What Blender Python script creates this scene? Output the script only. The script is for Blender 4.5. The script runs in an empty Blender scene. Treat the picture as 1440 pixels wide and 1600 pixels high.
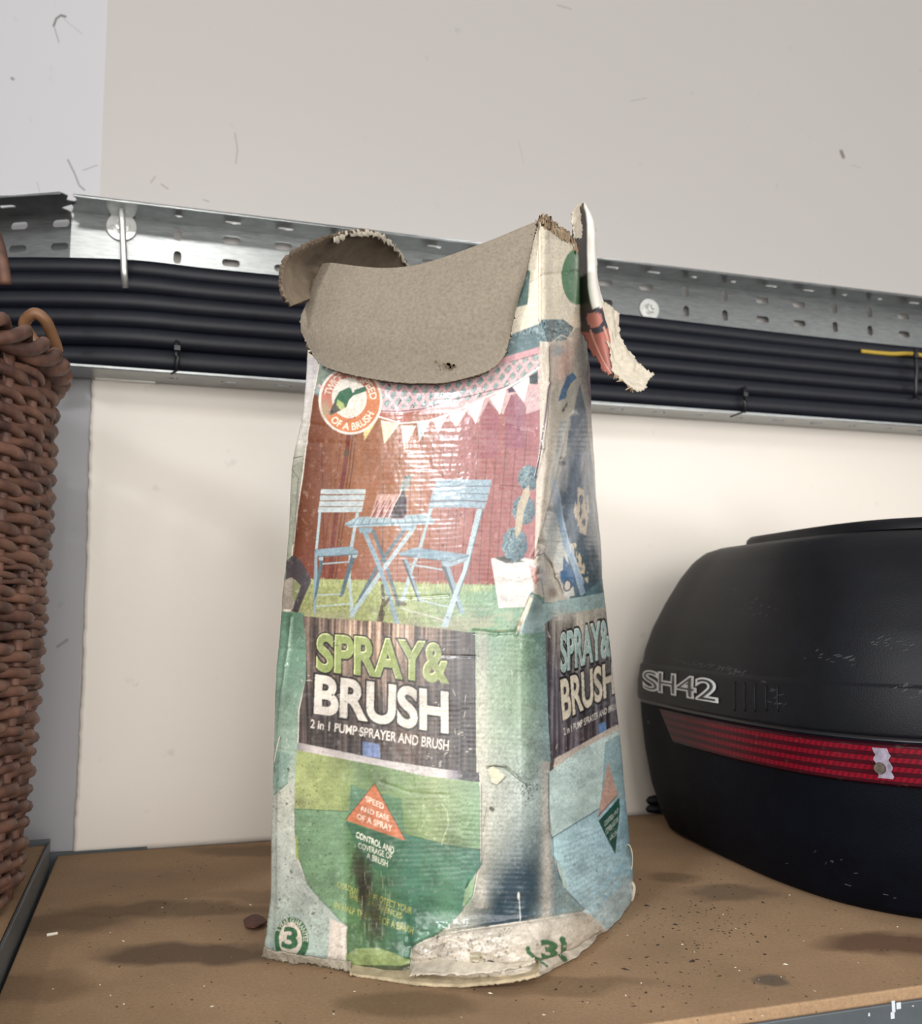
import bpy, bmesh, math, random
import numpy as np
from mathutils import Vector

# ------------------------------------------------------------------ camera, world, lamps, exposure
scene = bpy.context.scene
COL = scene.collection
FPX = 1500.0; CAM_H = 0.24; PITCH = math.atan(160.0/FPX)
cp, sp = math.cos(PITCH), math.sin(PITCH)
cam = bpy.data.cameras.new('camera'); cam_o = bpy.data.objects.new('camera', cam); COL.objects.link(cam_o)
cam_o.location = (0, 0, CAM_H); cam_o.rotation_euler = (math.pi/2 + PITCH, 0, 0)
cam.sensor_fit = 'VERTICAL'; cam.sensor_height = 36; cam.sensor_width = 36; cam.lens = FPX/1600*36
cam.clip_start = 0.02
cam.dof.use_dof = True; cam.dof.focus_distance = 0.70; cam.dof.aperture_fstop = 9.0
scene.camera = cam_o
vs = scene.view_settings
vs.view_transform = 'Standard'; vs.look = 'None'; vs.gamma = 1; vs.use_curve_mapping = False; vs.exposure = 0.0

world = bpy.data.worlds.new('world'); scene.world = world; world.use_nodes = True
nt = world.node_tree; nt.nodes.clear()
wo = nt.nodes.new('ShaderNodeOutputWorld'); bg = nt.nodes.new('ShaderNodeBackground')
tc = nt.nodes.new('ShaderNodeTexCoord'); sx = nt.nodes.new('ShaderNodeSeparateXYZ'); cr = nt.nodes.new('ShaderNodeValToRGB')
mr = nt.nodes.new('ShaderNodeMapRange'); mr.inputs[1].default_value = -1; mr.inputs[2].default_value = 1
nt.links.new(tc.outputs['Generated'], sx.inputs[0]); nt.links.new(sx.outputs[2], mr.inputs[0]); nt.links.new(mr.outputs[0], cr.inputs[0])
e = cr.color_ramp.elements
e[0].position = 0.30; e[0].color = (0.10, 0.095, 0.09, 1)
e[1].position = 0.85; e[1].color = (0.55, 0.54, 0.53, 1)
nt.links.new(cr.outputs[0], bg.inputs[0]); bg.inputs[1].default_value = 1.14; nt.links.new(bg.outputs[0], wo.inputs[0])

def area(name, loc, target, size, power, color, size_y=None):
    l = bpy.data.lights.new(name, 'AREA'); o = bpy.data.objects.new(name, l); COL.objects.link(o)
    l.energy = power; l.color = color; l.size = size
    if size_y: l.shape = 'RECTANGLE'; l.size_y = size_y
    o.location = loc
    o.rotation_euler = (Vector(target) - Vector(loc)).to_track_quat('-Z', 'Y').to_euler()
    return o
# daylight through the two open rear doors behind the camera and the side door at right; an unseen glare lamp at left and the ceiling strip
wl = bpy.data.lights.new('glare_lamp', 'SPOT'); wlo = bpy.data.objects.new('glare_lamp', wl); COL.objects.link(wlo)
wl.energy = 260; wl.color = (0.93, 0.95, 1.0); wl.shadow_soft_size = 0.18; wl.spot_size = math.radians(19); wl.spot_blend = 0.9  # unseen spot, cone narrowed to the carton to give its glare
wlo.location = (-1.53, -1.80, 1.72); wlo.rotation_euler = (Vector((-0.01, 0.70, 0.36))-wlo.location).to_track_quat('-Z', 'Y').to_euler()
area('rear_door_daylight', (-0.75, -1.7, 0.40), (0.0, 0.9, 0.25), 2.0, 41.0, (1.0, 0.975, 0.945), 1.4)
area('rear_door_daylight', (1.25, -1.5, 0.40), (0.1, 0.9, 0.25), 1.8, 50.0, (1.0, 0.975, 0.945), 1.4)
area('side_door_daylight', (1.9, 0.05, 0.55), (0.1, 0.85, 0.2), 0.9, 7.0, (1.0, 0.98, 0.96), 0.8)
area('ceiling_lamp', (0.36, -1.25, 1.50), (-0.2, 1.0, 0.5), 0.45, 8.0, (1.0, 0.97, 0.93), 0.22)

# ------------------------------------------------------------------ measuring helpers
CAM = np.array([0, 0, CAM_H])
def ray(x, y):
    a = (x-720)/FPX; b = (800-y)/FPX
    return np.array([a, cp-b*sp, sp+b*cp])
YAW = math.radians(17.35)
WD = np.array([math.cos(YAW), math.sin(YAW), 0]); WN = np.array([math.sin(YAW), -math.cos(YAW), 0])
P0 = np.array([0, 1.1256, 0])
S_CORNER = -0.412
CORNER = P0 + WD*S_CORNER
LD = np.array([-0.9907, 0.1359, 0]); LN = np.array([-0.1359, -0.9907, 0])     # left wall: direction away from the corner, normal
def wall(s, z, off=0.0): return P0 + WD*s + WN*off + np.array([0, 0, z])
def lwall(s, z, off=0.0): return CORNER + LD*s + LN*off + np.array([0, 0, z])
def hit(x, y, base, n):
    r = ray(x, y); return CAM + r*(np.dot(base-CAM, n)/np.dot(r, n))
def on_wall(x, y, off=0.0): return hit(x, y, P0+WN*off, WN)
def on_left(x, y, off=0.0): return hit(x, y, CORNER+LN*off, LN)
def on_level(x, y, z=0.0): return hit(x, y, np.array([0, 0, z]), np.array([0, 0, 1.0]))
def at(x, y, Y):
    r = ray(x, y); return CAM + r*(Y/r[1])
def seen(P):
    P = np.asarray(P, float) - CAM; d = P[..., 1]*cp + P[..., 2]*sp
    return 720 + FPX*P[..., 0]/d, 800 - FPX*(-P[..., 1]*sp + P[..., 2]*cp)/d

# ------------------------------------------------------------------ object helpers
def tag(o, label=None, cat=None, group=None, kind=None):
    if label: o['label'] = label
    if cat: o['category'] = cat
    if group: o['group'] = group
    if kind: o['kind'] = kind
    return o
def empty(name, loc, label, cat, group=None):
    o = bpy.data.objects.new(name, None); COL.objects.link(o); o.location = [float(v) for v in loc]; o.empty_display_size = 0.02
    return tag(o, label, cat, group)
def link(name, me, mat, parent=None, smooth=True):
    o = bpy.data.objects.new(name, me); COL.objects.link(o)
    if mat and not me.materials: me.materials.append(mat)
    if smooth: me.polygons.foreach_set('use_smooth', [True]*len(me.polygons))
    if parent:
        o.parent = parent
        loc = parent.location.copy(); p = parent.parent
        while p: loc += p.location; p = p.parent
        o.location = -loc      # vertices are given in world metres
    return o
def grid_mesh(name, P, mat, parent=None, wrap_u=False, smooth=True, thick=0.0, offset=0.0, flip=False):
    P = np.asarray(P, float); nv, nu = P.shape[:2]
    idx = np.arange(nv*nu).reshape(nv, nu)
    if wrap_u: idx = np.concatenate([idx, idx[:, :1]], 1)
    q = np.stack([idx[:-1, :-1], idx[:-1, 1:], idx[1:, 1:], idx[1:, :-1]], -1).reshape(-1, 4)
    if flip: q = q[:, ::-1]
    me = bpy.data.meshes.new(name)
    me.vertices.add(nv*nu); me.vertices.foreach_set('co', P.reshape(-1).astype(np.float32))
    me.loops.add(q.size); me.loops.foreach_set('vertex_index', q.reshape(-1).astype(np.int32))
    me.polygons.add(len(q)); me.polygons.foreach_set('loop_start', np.arange(0, q.size, 4, dtype=np.int32))
    me.update(calc_edges=True); me.validate()
    o = link(name, me, mat, parent, smooth)
    if thick:
        m = o.modifiers.new('thickness', 'SOLIDIFY'); m.thickness = thick; m.offset = offset
    return o
class MB:
    def __init__(s): s.v = []; s.f = []
    def add(s, V, F):
        b = len(s.v); s.v += [tuple(map(float, v)) for v in V]; s.f += [tuple(b+i for i in f) for f in F]
    def box(s, o, ax, ay, az):
        o, ax, ay, az = map(np.asarray, (o, ax, ay, az))
        V = [o, o+ax, o+ax+ay, o+ay, o+az, o+ax+az, o+ax+ay+az, o+ay+az]
        s.add(V, [(0, 3, 2, 1), (4, 5, 6, 7), (0, 1, 5, 4), (1, 2, 6, 5), (2, 3, 7, 6), (3, 0, 4, 7)])
    def tube(s, pts, r, n=8, caps=True, flat=1.0, closed=False):
        pts = np.asarray(pts, float); m = len(pts); r = np.broadcast_to(np.asarray(r, float), (m,))
        T = np.gradient(pts, axis=0) if not closed else np.roll(pts, -1, 0)-np.roll(pts, 1, 0)
        T /= np.linalg.norm(T, axis=1, keepdims=True)+1e-12
        ref = np.array([0, 0, 1.0]) if abs(T[:, 2]).mean() < .8 else np.array([1.0, .2, 0])
        a = np.cross(T, ref); a /= np.linalg.norm(a, axis=1, keepdims=True)+1e-12; b = np.cross(a, T)
        th = np.linspace(0, 2*math.pi, n, endpoint=False)
        V = pts[:, None]+r[:, None, None]*(np.cos(th)[None, :, None]*a[:, None]*flat+np.sin(th)[None, :, None]*b[:, None])
        F = []
        for i in range(m if closed else m-1):
            j = (i+1) % m
            for k in range(n):
                F.append((i*n+k, i*n+(k+1) % n, j*n+(k+1) % n, j*n+k))
        if caps and not closed:
            F.append(tuple(range(n))[::-1]); F.append(tuple((m-1)*n+k for k in range(n)))
        s.add(V.reshape(-1, 3), F)
    def disc(s, c, n, r, h, seg=24, r2=None):
        c = np.asarray(c, float); n = np.asarray(n, float); n = n/np.linalg.norm(n)
        a = np.cross(n, [0, 0, 1.0]); a /= np.linalg.norm(a); b = np.cross(n, a)
        th = np.linspace(0, 2*math.pi, seg, endpoint=False)
        ring = lambda R, o: [c+n*o+R*(math.cos(t)*a+math.sin(t)*b) for t in th]
        V = ring(r, 0)+ring(r if r2 is None else r2, h)
        F = [(k, (k+1) % seg, seg+(k+1) % seg, seg+k) for k in range(seg)]+[tuple(range(seg))[::-1], tuple(range(seg, 2*seg))]
        s.add(V, F)
    def mesh(s, name):
        me = bpy.data.meshes.new(name); me.from_pydata(s.v, [], s.f); me.update(); return me
    def build(s, name, mat, parent=None, smooth=False, bevel=0.0):
        o = link(name, s.mesh(name), mat, parent, smooth)
        if bevel:
            m = o.modifiers.new('bevel', 'BEVEL'); m.width = bevel; m.segments = 2; m.limit_method = 'ANGLE'
        return o
def spline(pts, n, closed=False):
    P = np.asarray(pts, float); m = len(P); out = []
    t = np.linspace(0, m if closed else m-1, n, endpoint=not closed)
    for u in t:
        i = int(min(math.floor(u), (m if closed else m-1)-1)); w = u-i
        g = (lambda k: P[k % m]) if closed else (lambda k: P[min(max(k, 0), m-1)])
        a, b, c, d = g(i-1), g(i), g(i+1), g(i+2)
        out.append(0.5*((2*b)+(-a+c)*w+(2*a-5*b+4*c-d)*w*w+(-a+3*b-3*c+d)*w**3))
    return np.array(out)
def pchip(x, y, xi):
    x = np.asarray(x, float); y = np.asarray(y, float); h = np.diff(x); d = np.diff(y)/h; m = np.zeros_like(y)
    for i in range(1, len(x)-1):
        if d[i-1]*d[i] > 0:
            w1 = 2*h[i]+h[i-1]; w2 = h[i]+2*h[i-1]; m[i] = (w1+w2)/(w1/d[i-1]+w2/d[i])
    m[0] = d[0]; m[-1] = d[-1]
    k = np.clip(np.searchsorted(x, xi)-1, 0, len(h)-1); t = (xi-x[k])/h[k]
    return ((1+2*t)*(1-t)**2*y[k]+t*(1-t)**2*h[k]*m[k]+t*t*(3-2*t)*y[k+1]+t*t*(t-1)*h[k]*m[k+1])
def hash2(ix, iy, seed):
    n = (ix.astype(np.int64)*374761393+iy.astype(np.int64)*668265263+seed*1442695041) & 0x7fffffff
    n = ((n ^ (n >> 13))*1274126177) & 0x7fffffff
    return ((n ^ (n >> 16)) & 0xffff)/65535.0
def vnoise(x, y, seed=0):
    ix = np.floor(x); iy = np.floor(y); fx = x-ix; fy = y-iy; fx = fx*fx*(3-2*fx); fy = fy*fy*(3-2*fy)
    a = hash2(ix, iy, seed); b = hash2(ix+1, iy, seed); c = hash2(ix, iy+1, seed); d = hash2(ix+1, iy+1, seed)
    return (a*(1-fx)+b*fx)*(1-fy)+(c*(1-fx)+d*fx)*fy
def fbm(x, y, seed=0, oc=4):
    v = 0; a = .5; t = 0
    for k in range(oc):
        v = v+a*vnoise(x*2**k, y*2**k, seed+k*7); t += a; a *= .5
    return v/t
def lin(h):
    if isinstance(h, str): h = [int(h[i:i+2], 16) for i in (1, 3, 5)]
    c = np.array(h, float)/255
    return np.where(c <= .04045, c/12.92, ((c+.055)/1.055)**2.4)

# ------------------------------------------------------------------ materials
def new_mat(name):
    m = bpy.data.materials.new(name); m.use_nodes = True; return m, m.node_tree, m.node_tree.nodes['Principled BSDF']
def nd(t, kind, **kw):
    n = t.nodes.new(kind)
    for k, v in kw.items(): setattr(n, k, v)
    return n
def simple(name, col, rough=.5, metal=0., spec=.5, nscale=0, namp=.12, bump=0., bscale=None, coat=0., stretch=(1, 1, 1)):
    m, t, b = new_mat(name); c = lin(col)
    b.inputs['Base Color'].default_value = (*c, 1); b.inputs['Roughness'].default_value = rough
    b.inputs['Metallic'].default_value = metal; b.inputs['Specular IOR Level'].default_value = spec; b.inputs['Coat Weight'].default_value = coat
    if nscale:
        tcn = nd(t, 'ShaderNodeTexCoord'); mp = nd(t, 'ShaderNodeMapping'); mp.inputs['Scale'].default_value = stretch
        t.links.new(tcn.outputs['Object'], mp.inputs[0])
        n = nd(t, 'ShaderNodeTexNoise'); n.inputs['Scale'].default_value = nscale; n.inputs['Detail'].default_value = 6; n.inputs['Roughness'].default_value = .65
        t.links.new(mp.outputs[0], n.inputs[0])
        r = nd(t, 'ShaderNodeValToRGB'); r.color_ramp.elements[0].position = .3; r.color_ramp.elements[1].position = .7
        r.color_ramp.elements[0].color = (*(c*(1-namp)), 1); r.color_ramp.elements[1].color = (*np.minimum(c*(1+namp), 1), 1)
        t.links.new(n.outputs[0], r.inputs[0]); t.links.new(r.outputs[0], b.inputs['Base Color'])
        if bump:
            n2 = n
            if bscale:
                n2 = nd(t, 'ShaderNodeTexNoise'); n2.inputs['Scale'].default_value = bscale; n2.inputs['Detail'].default_value = 4; t.links.new(mp.outputs[0], n2.inputs[0])
            bp = nd(t, 'ShaderNodeBump'); bp.inputs['Strength'].default_value = bump; bp.inputs['Distance'].default_value = .001
            t.links.new(n2.outputs[0], bp.inputs['Height']); t.links.new(bp.outputs[0], b.inputs['Normal'])
    return m
def math_n(t, op, a, b=None, clamp=False):
    n = nd(t, 'ShaderNodeMath', operation=op); n.use_clamp = clamp
    for i, v in enumerate((a, b)):
        if v is None: continue
        if isinstance(v, (int, float)): n.inputs[i].default_value = v
        else: t.links.new(v, n.inputs[i])
    return n.outputs[0]
def vmath(t, op, a, b=None, out=0):
    n = nd(t, 'ShaderNodeVectorMath', operation=op)
    for i, v in enumerate((a, b)):
        if v is None: continue
        if isinstance(v, (tuple, list, np.ndarray)): n.inputs[i].default_value = tuple(float(q) for q in v)
        else: t.links.new(v, n.inputs[i])
    return n.outputs[out]
def mixc(t, fac, a, b):
    n = nd(t, 'ShaderNodeMix', data_type='RGBA')
    if isinstance(fac, (int, float)): n.inputs[0].default_value = fac
    else: t.links.new(fac, n.inputs[0])
    for i, v in ((6, a), (7, b)):
        if isinstance(v, (tuple, list, np.ndarray)): n.inputs[i].default_value = (*[float(q) for q in v[:3]], 1)
        else: t.links.new(v, n.inputs[i])
    return n.outputs[2]
def seg_mask(t, pos, segs):
    """soft mask of scuff strokes: segs = [(A, B, width, strength)] in metres"""
    acc = None
    for A, B, w, k in segs:
        A = np.asarray(A, float); B = np.asarray(B, float); ba = B-A
        pa = vmath(t, 'SUBTRACT', pos, A); d = vmath(t, 'DOT_PRODUCT', pa, ba/np.dot(ba, ba), out=1)
        hcl = math_n(t, 'MAXIMUM', math_n(t, 'MINIMUM', d, 1.0), 0.0)
        sc = nd(t, 'ShaderNodeVectorMath', operation='SCALE'); sc.inputs[0].default_value = tuple(ba); t.links.new(hcl, sc.inputs[3])
        dist = vmath(t, 'LENGTH', vmath(t, 'SUBTRACT', pa, sc.outputs[0]), out=1)
        m = nd(t, 'ShaderNodeMapRange'); m.inputs[1].default_value = w*.3; m.inputs[2].default_value = w; m.inputs[3].default_value = k; m.inputs[4].default_value = 0
        t.links.new(dist, m.inputs[0])
        acc = m.outputs[0] if acc is None else math_n(t, 'MAXIMUM', acc, m.outputs[0])
    return acc
def wall_mat(name, col, segs, dirt=.10):
    m, t, b = new_mat(name); c = lin(col)
    g = nd(t, 'ShaderNodeNewGeometry'); pos = g.outputs['Position']
    n = nd(t, 'ShaderNodeTexNoise'); n.inputs['Scale'].default_value = 6; n.inputs['Detail'].default_value = 8; n.inputs['Roughness'].default_value = .7
    t.links.new(pos, n.inputs[0])
    base = mixc(t, math_n(t, 'MULTIPLY', n.outputs[0], dirt*2), c*1.03, c*.85)
    v = nd(t, 'ShaderNodeTexNoise'); v.inputs['Scale'].default_value = 38; v.inputs['Detail'].default_value = 5; t.links.new(pos, v.inputs[0])
    sp_ = nd(t, 'ShaderNodeMapRange'); sp_.inputs[1].default_value = .70; sp_.inputs[2].default_value = .80; sp_.inputs[4].default_value = .35; t.links.new(v.outputs[0], sp_.inputs[0])
    base = mixc(t, sp_.outputs[0], base, c*.55)
    if segs: base = mixc(t, seg_mask(t, pos, segs), base, lin('#4c4640'))
    t.links.new(base, b.inputs['Base Color']); b.inputs['Roughness'].default_value = .42; b.inputs['Specular IOR Level'].default_value = .35
    bp = nd(t, 'ShaderNodeBump'); bp.inputs['Strength'].default_value = .12; bp.inputs['Distance'].default_value = .001
    n3 = nd(t, 'ShaderNodeTexNoise'); n3.inputs['Scale'].default_value = 25; t.links.new(pos, n3.inputs[0])
    t.links.new(n3.outputs[0], bp.inputs['Height']); t.links.new(bp.outputs[0], b.inputs['Normal'])
    return m
steel = simple('galvanised_steel', '#8b8e8e', rough=.29, metal=1., nscale=60, namp=.18, bump=.10, bscale=90, stretch=(1, 1, 7))
steel_dull = simple('zinc_plated_steel', '#d2d3cf', rough=.32, metal=.75, nscale=90, namp=.12)
rubber = simple('black_rubber', '#0a0d18', rough=.50, spec=.38, nscale=70, namp=.35, bump=.1)
dark_steel = simple('grey_painted_steel', '#4b5155', rough=.45, metal=.2, nscale=30, namp=.15)
case_lid_m = simple('black_moulded_plastic', '#08090f', rough=.48, spec=.22, nscale=22, namp=.45, bump=.25, bscale=900)
case_base_m = simple('grained_black_plastic', '#04060e', rough=.62, spec=.09, nscale=26, namp=.4, bump=.45, bscale=800)
kraft = simple('grey_board', '#7a7164', rough=.9, spec=.12, nscale=420, namp=.2, bump=.2, bscale=700)
kraft_dark = simple('brown_board_liner', '#786b5c', rough=.9, spec=.15, nscale=60, namp=.2, bump=.2)
torn_white = simple('torn_paper_ply', '#b0a797', rough=.9, spec=.15, nscale=220, namp=.15, bump=.5)
torn_dark = simple('dark_cut_edge', '#564b40', rough=.95, spec=.1, nscale=300, namp=.35, bump=.4)
torn_brown = simple('torn_kraft_ply', '#8d7a63', rough=.95, spec=.1, nscale=260, namp=.3, bump=.6)
tie_m = simple('black_nylon', '#131317', rough=.4)
# ------------------------------------------------------------------ the setting: walls
def W3(*pts): return [on_wall(x, y) for x, y in pts]
def strokes(f, lines):
    out = []
    for pts, w, k in lines:
        q = [f(x, y) for x, y in pts]
        for a, b in zip(q[:-1], q[1:]): out.append((a, b, w, k))
    return out
segs_up = strokes(on_wall, [([(1314, 237), (1317, 245)], .0042, .8), ([(367, 208), (371, 235), (368, 255)], .0012, .35), ([(242, 276), (236, 285)], .0016, .3),
    ([(252, 288), (262, 295)], .0016, .35), ([(1010, 153), (985, 158)], .001, .3), ([(870, 8), (892, 14)], .0012, .4), ([(1330, 258), (1345, 262)], .001, .3),
    ([(318, 312), (326, 315)], .0012, .4), ([(810, 220), (818, 255)], .001, .18)])
segs_lo = strokes(on_wall, [([(160, 1287), (178, 1290)], .003, .4), ([(205, 836), (208, 850)], .003, .5), ([(182, 1288), (172, 1286)], .002, .3), ([(288, 905), (280, 920)], .0015, .3),
    ([(118, 1313), (135, 1316)], .002, .5), ([(260, 1300), (275, 1307)], .003, .25), ([(330, 980), (345, 984)], .0015, .3), ([(975, 915), (985, 918)], .0015, .3)])
segs_left = strokes(on_left, [([(84, 40), (88, 29), (95, 24), (102, 26)], .0022, .75), ([(84, 40), (92, 66)], .0012, .4), ([(106, 250), (116, 270), (124, 290), (132, 297)], .0016, .5),
    ([(100, 30), (128, 53)], .0008, .25), ([(130, 266), (152, 258)], .0012, .35), ([(18, 122), (21, 124)], .0022, .6), ([(58, 285), (62, 300)], .0008, .3), ([(90, 1010), (105, 1000)], .0025, .4)])
wall_back_m = wall_mat('white_lined_wall', '#aaa6a3', segs_up)
wall_panel_m = wall_mat('white_lining_panel', '#efe8de', segs_lo, .14)
wall_left_m = wall_mat('white_side_wall', '#b9b8bc', segs_left)
m = MB(); m.box(wall(S_CORNER, -.35, 0), WD*1.7, -WN*.03, (0, 0, 1.75)); o = m.build('wall_back', wall_back_m); tag(o, kind='structure')
m = MB(); m.box(lwall(0, -.35, 0), LD*.9, -LN*.03, (0, 0, 1.75)); o = m.build('wall_left', wall_left_m); tag(o, kind='structure')
# the lower lining sheet on the back wall, its left edge sawn ragged
zs = np.linspace(.0, .5045, 90); rng = random.Random(3)
edge = [S_CORNER+.0015+.0012*math.sin(z*9)+rng.uniform(-.0008, .0008) for z in zs]
P = np.array([[wall(s, z, .0045) for s in (e_-.0, e_+.004, 1.26)] for z, e_ in zip(zs, edge)])
P2 = np.array([[wall(e_, z, .0005)] for z, e_ in zip(zs, edge)])
o = grid_mesh('trim_1', np.concatenate([P2, P], 1), wall_panel_m, smooth=False, flip=False); tag(o, kind='structure')
o.modifiers.new('s', 'SOLIDIFY').thickness = .0004

# ------------------------------------------------------------------ shelves
def board_mat(name, col, stains):
    m, t, b = new_mat(name); c = lin(col); g = nd(t, 'ShaderNodeNewGeometry'); pos = g.outputs['Position']
    def noise(s, d=6, r=.6):
        n = nd(t, 'ShaderNodeTexNoise'); n.inputs['Scale'].default_value = s; n.inputs['Detail'].default_value = d; n.inputs['Roughness'].default_value = r
        t.links.new(pos, n.inputs[0]); return n.outputs[0]
    def ramp(v, a, b_, k=1.0):
        r = nd(t, 'ShaderNodeMapRange'); r.inputs[1].default_value = a; r.inputs[2].default_value = b_; r.inputs[4].default_value = k; t.links.new(v, r.inputs[0]); return r.outputs[0]
    base = mixc(t, ramp(noise(9), .3, .7), c*.78, c*1.12)
    base = mixc(t, ramp(noise(420, 3), .40, .72, .5), base, c*.55)
    base = mixc(t, ramp(noise(300, 3), .62, .75, .35), base, np.minimum(c*2.0, 1))
    wob = nd(t, 'ShaderNodeTexNoise'); wob.inputs['Scale'].default_value = 22; wob.inputs['Detail'].default_value = 5; t.links.new(pos, wob.inputs[0])
    wv = nd(t, 'ShaderNodeVectorMath', operation='SCALE'); t.links.new(vmath(t, 'SUBTRACT', wob.outputs['Color'], (.5, .5, .5)), wv.inputs[0]); wv.inputs[3].default_value = .045
    wp = vmath(t, 'ADD', pos, wv.outputs[0])
    for (x, y), (rx, ry), col2, k in stains:
        C0 = on_level(x, y); u = np.array([rx, ry])
        d = vmath(t, 'SUBTRACT', wp, C0); d = vmath(t, 'MULTIPLY', d, (1/rx, 1/ry, 0)); L = vmath(t, 'LENGTH', d, out=1)
        rr = nd(t, 'ShaderNodeMapRange'); rr.inputs[1].default_value = 1.05; rr.inputs[2].default_value = .62; rr.inputs[3].default_value = 0; rr.inputs[4].default_value = k
        t.links.new(L, rr.inputs[0]); base = mixc(t, rr.outputs[0], base, lin(col2))
    sp2 = nd(t, 'ShaderNodeTexVoronoi'); sp2.inputs['Scale'].default_value = 120; t.links.new(pos, sp2.inputs[0])
    spm = math_n(t, 'MULTIPLY', ramp(sp2.outputs[0], .16, .10), ramp(noise(14, 3), .50, .62, .8))
    base = mixc(t, spm, base, lin('#2c221a'))
    t.links.new(base, b.inputs['Base Color']); b.inputs['Roughness'].default_value = .8; b.inputs['Specular IOR Level'].default_value = .25
    bp = nd(t, 'ShaderNodeBump'); bp.inputs['Strength'].default_value = .25; bp.inputs['Distance'].default_value = .001
    t.links.new(noise(500, 2), bp.inputs['Height']); t.links.new(bp.outputs[0], b.inputs['Normal'])
    return m
STAINS = [((300, 1490), (.075, .026), '#46372c', .75), ((260, 1420), (.11, .022), '#54422f', .6), ((90, 1440), (.07, .03), '#513f30', .55), ((1400, 1475), (.07, .028), '#4c3428', .75),
          ((1140, 1395), (.05, .03), '#473b32', .55), ((1210, 1530), (.016, .012), '#45433c', .7), ((1050, 1370), (.03, .02), '#55422f', .5), ((640, 1570), (.05, .02), '#56432f', .5),
          ((30, 1540), (.06, .03), '#57432f', .5), ((420, 1400), (.06, .02), '#5c4837', .4), ((850, 1540), (.09, .016), '#4f3c2b', .4), ((400, 1330), (.08, .025), '#5d4a38', .5)]
board_m = board_mat('brown_hardboard', '#997d60', STAINS)
SDEP = .540
ang = lambda s, o, z: wall(s, z, o)
m = MB(); m.box(ang(-.425, .0065, -.018), WD*1.65, WN*(SDEP-.0065), (0, 0, .018))
o = m.build('shelf_board', board_m, bevel=.0012); tag(o, 'long stained brown hardboard shelf under the torn carton and black case', 'shelf')
# dark steel rails that carry it
rail = empty('shelf_rail', ang(.4, SDEP, -.06), 'grey steel front rail along the shelf edge at bottom right', 'rail')
m = MB(); m.box(ang(-.12, SDEP+.001, -.07), WD*1.3, WN*.0025, (0, 0, .063)); m.box(ang(-.12, SDEP-.05, -.0205), WD*1.3, WN*.0525, (0, 0, .0022)); m.build('angle', dark_steel, rail, bevel=.0008)
m = MB(); rng = random.Random(5)
for x, y, w, h in [(1393, 1582, .0026, .007), (1400, 1577, .0035, .004), (1356, 1588, .0012, .002), (1391, 1592, .003, .004)]:
    q = hit(x, y, P0+WN*(SDEP+.0037), WN); m.box(q, WD*w, WN*.0002, (0, 0, h))
m.build('paint_chip', simple('bare_scratch', '#b9bec2', rough=.5), rail)
rb = empty('shelf_bracket', on_level(100, 1336), 'dark steel back angle behind the shelf board at the left corner', 'bracket')
m = MB(); m.box(wall(-.50, -.02, .002), WD*.16, WN*.004, (0, 0, .0225)); m.build('angle', dark_steel, rb)
# left shelf carrying the basket
a0 = on_level(78, 1320, .020); a1 = on_level(0, 1492, .020); dv = (a1-a0)/np.linalg.norm(a1-a0); rt = np.array([-dv[1], dv[0], 0]); rt = rt if rt[0] < 0 else -rt
ls = empty('shelf_board', a0+rt*.2-np.array([0, 0, .02]), 'small raised brown shelf board under the wicker basket at left', 'shelf')
m = MB(); m.box(a0+rt*.004-np.array([0, 0, .018]), dv*.62, rt*.62, (0, 0, .0176)); m.build('board', board_mat('brown_hardboard_left', '#997d60', []), ls)
m = MB(); m.box(a0-np.array([0, 0, .042]), dv*.62, rt*.0025, (0, 0, .044)); m.box(a0-np.array([0, 0, .042])-dv*.004, rt*.5, dv*.0025, (0, 0, .047)); m.build('edge_angle', dark_steel, ls, bevel=.0006)

# ------------------------------------------------------------------ cable tray
def plate(name, o0, ux, uy, n, w, h, holes, mat, parent, th=.0012):
    """flat perforated sheet: outline w x h with slots (cx, cy, len, wid, angle) cut through"""
    cu = bpy.data.curves.new(name, 'CURVE'); cu.dimensions = '2D'; cu.fill_mode = 'BOTH'; cu.extrude = th/2
    def poly(P):
        s = cu.splines.new('POLY'); s.points.add(len(P)-1); s.use_cyclic_u = True
        for q, (x, y) in zip(s.points, P): q.co = (x, y, 0, 1)
    poly(w if isinstance(w, list) else [(0, 0), (w, 0), (w, h), (0, h)])
    for cx, cy, L, D, v in holes:
        P = []; r = D/2; e_ = (L-D)/2
        for k in range(16):
            a = math.pi*2*k/16+math.pi/16; x = math.cos(a)*r+(e_ if math.cos(a) > 0 else -e_); y = math.sin(a)*r
            P.append((cx+(y if v else x), cy+(x if v else y)))
        poly(P)
    tmp = bpy.data.objects.new(name, cu); COL.objects.link(tmp); bpy.context.view_layer.update()
    me = bpy.data.meshes.new_from_object(tmp.evaluated_get(bpy.context.evaluated_depsgraph_get()))
    bpy.data.objects.remove(tmp); bpy.data.curves.remove(cu)
    V = np.empty(len(me.vertices)*3); me.vertices.foreach_get('co', V); V = V.reshape(-1, 3)
    Q = o0+V[:, :1]*ux+V[:, 1:2]*uy+V[:, 2:]*n
    me.vertices.foreach_set('co', Q.reshape(-1)); me.name = name; me.materials.clear(); me.update()
    return link(name, me, mat, parent, False)
ZB, ZT, OW, FD = .488, .667, .012, .046
Z3 = np.array([0, 0, 1.0])
tray = empty('cable_tray', wall(.2, ZB, OW), 'perforated galvanised cable tray bolted along the white walls behind the carton', 'cable tray')
S0, S1 = -.438, 1.2
hs = []; fl = []
for k in range(-1, 27):
    s = -.3291+.0572*k-S0; v = (k % 4) in (3, 0)
    if k == -1: continue
    for zz in (.6545, .6285, .602, .515):
        hs.append((s, zz-ZB, .0195 if not v else .0145, .0085, v))
    fl.append((s, .022, .018 if not v else .009, .006, False))
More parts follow.
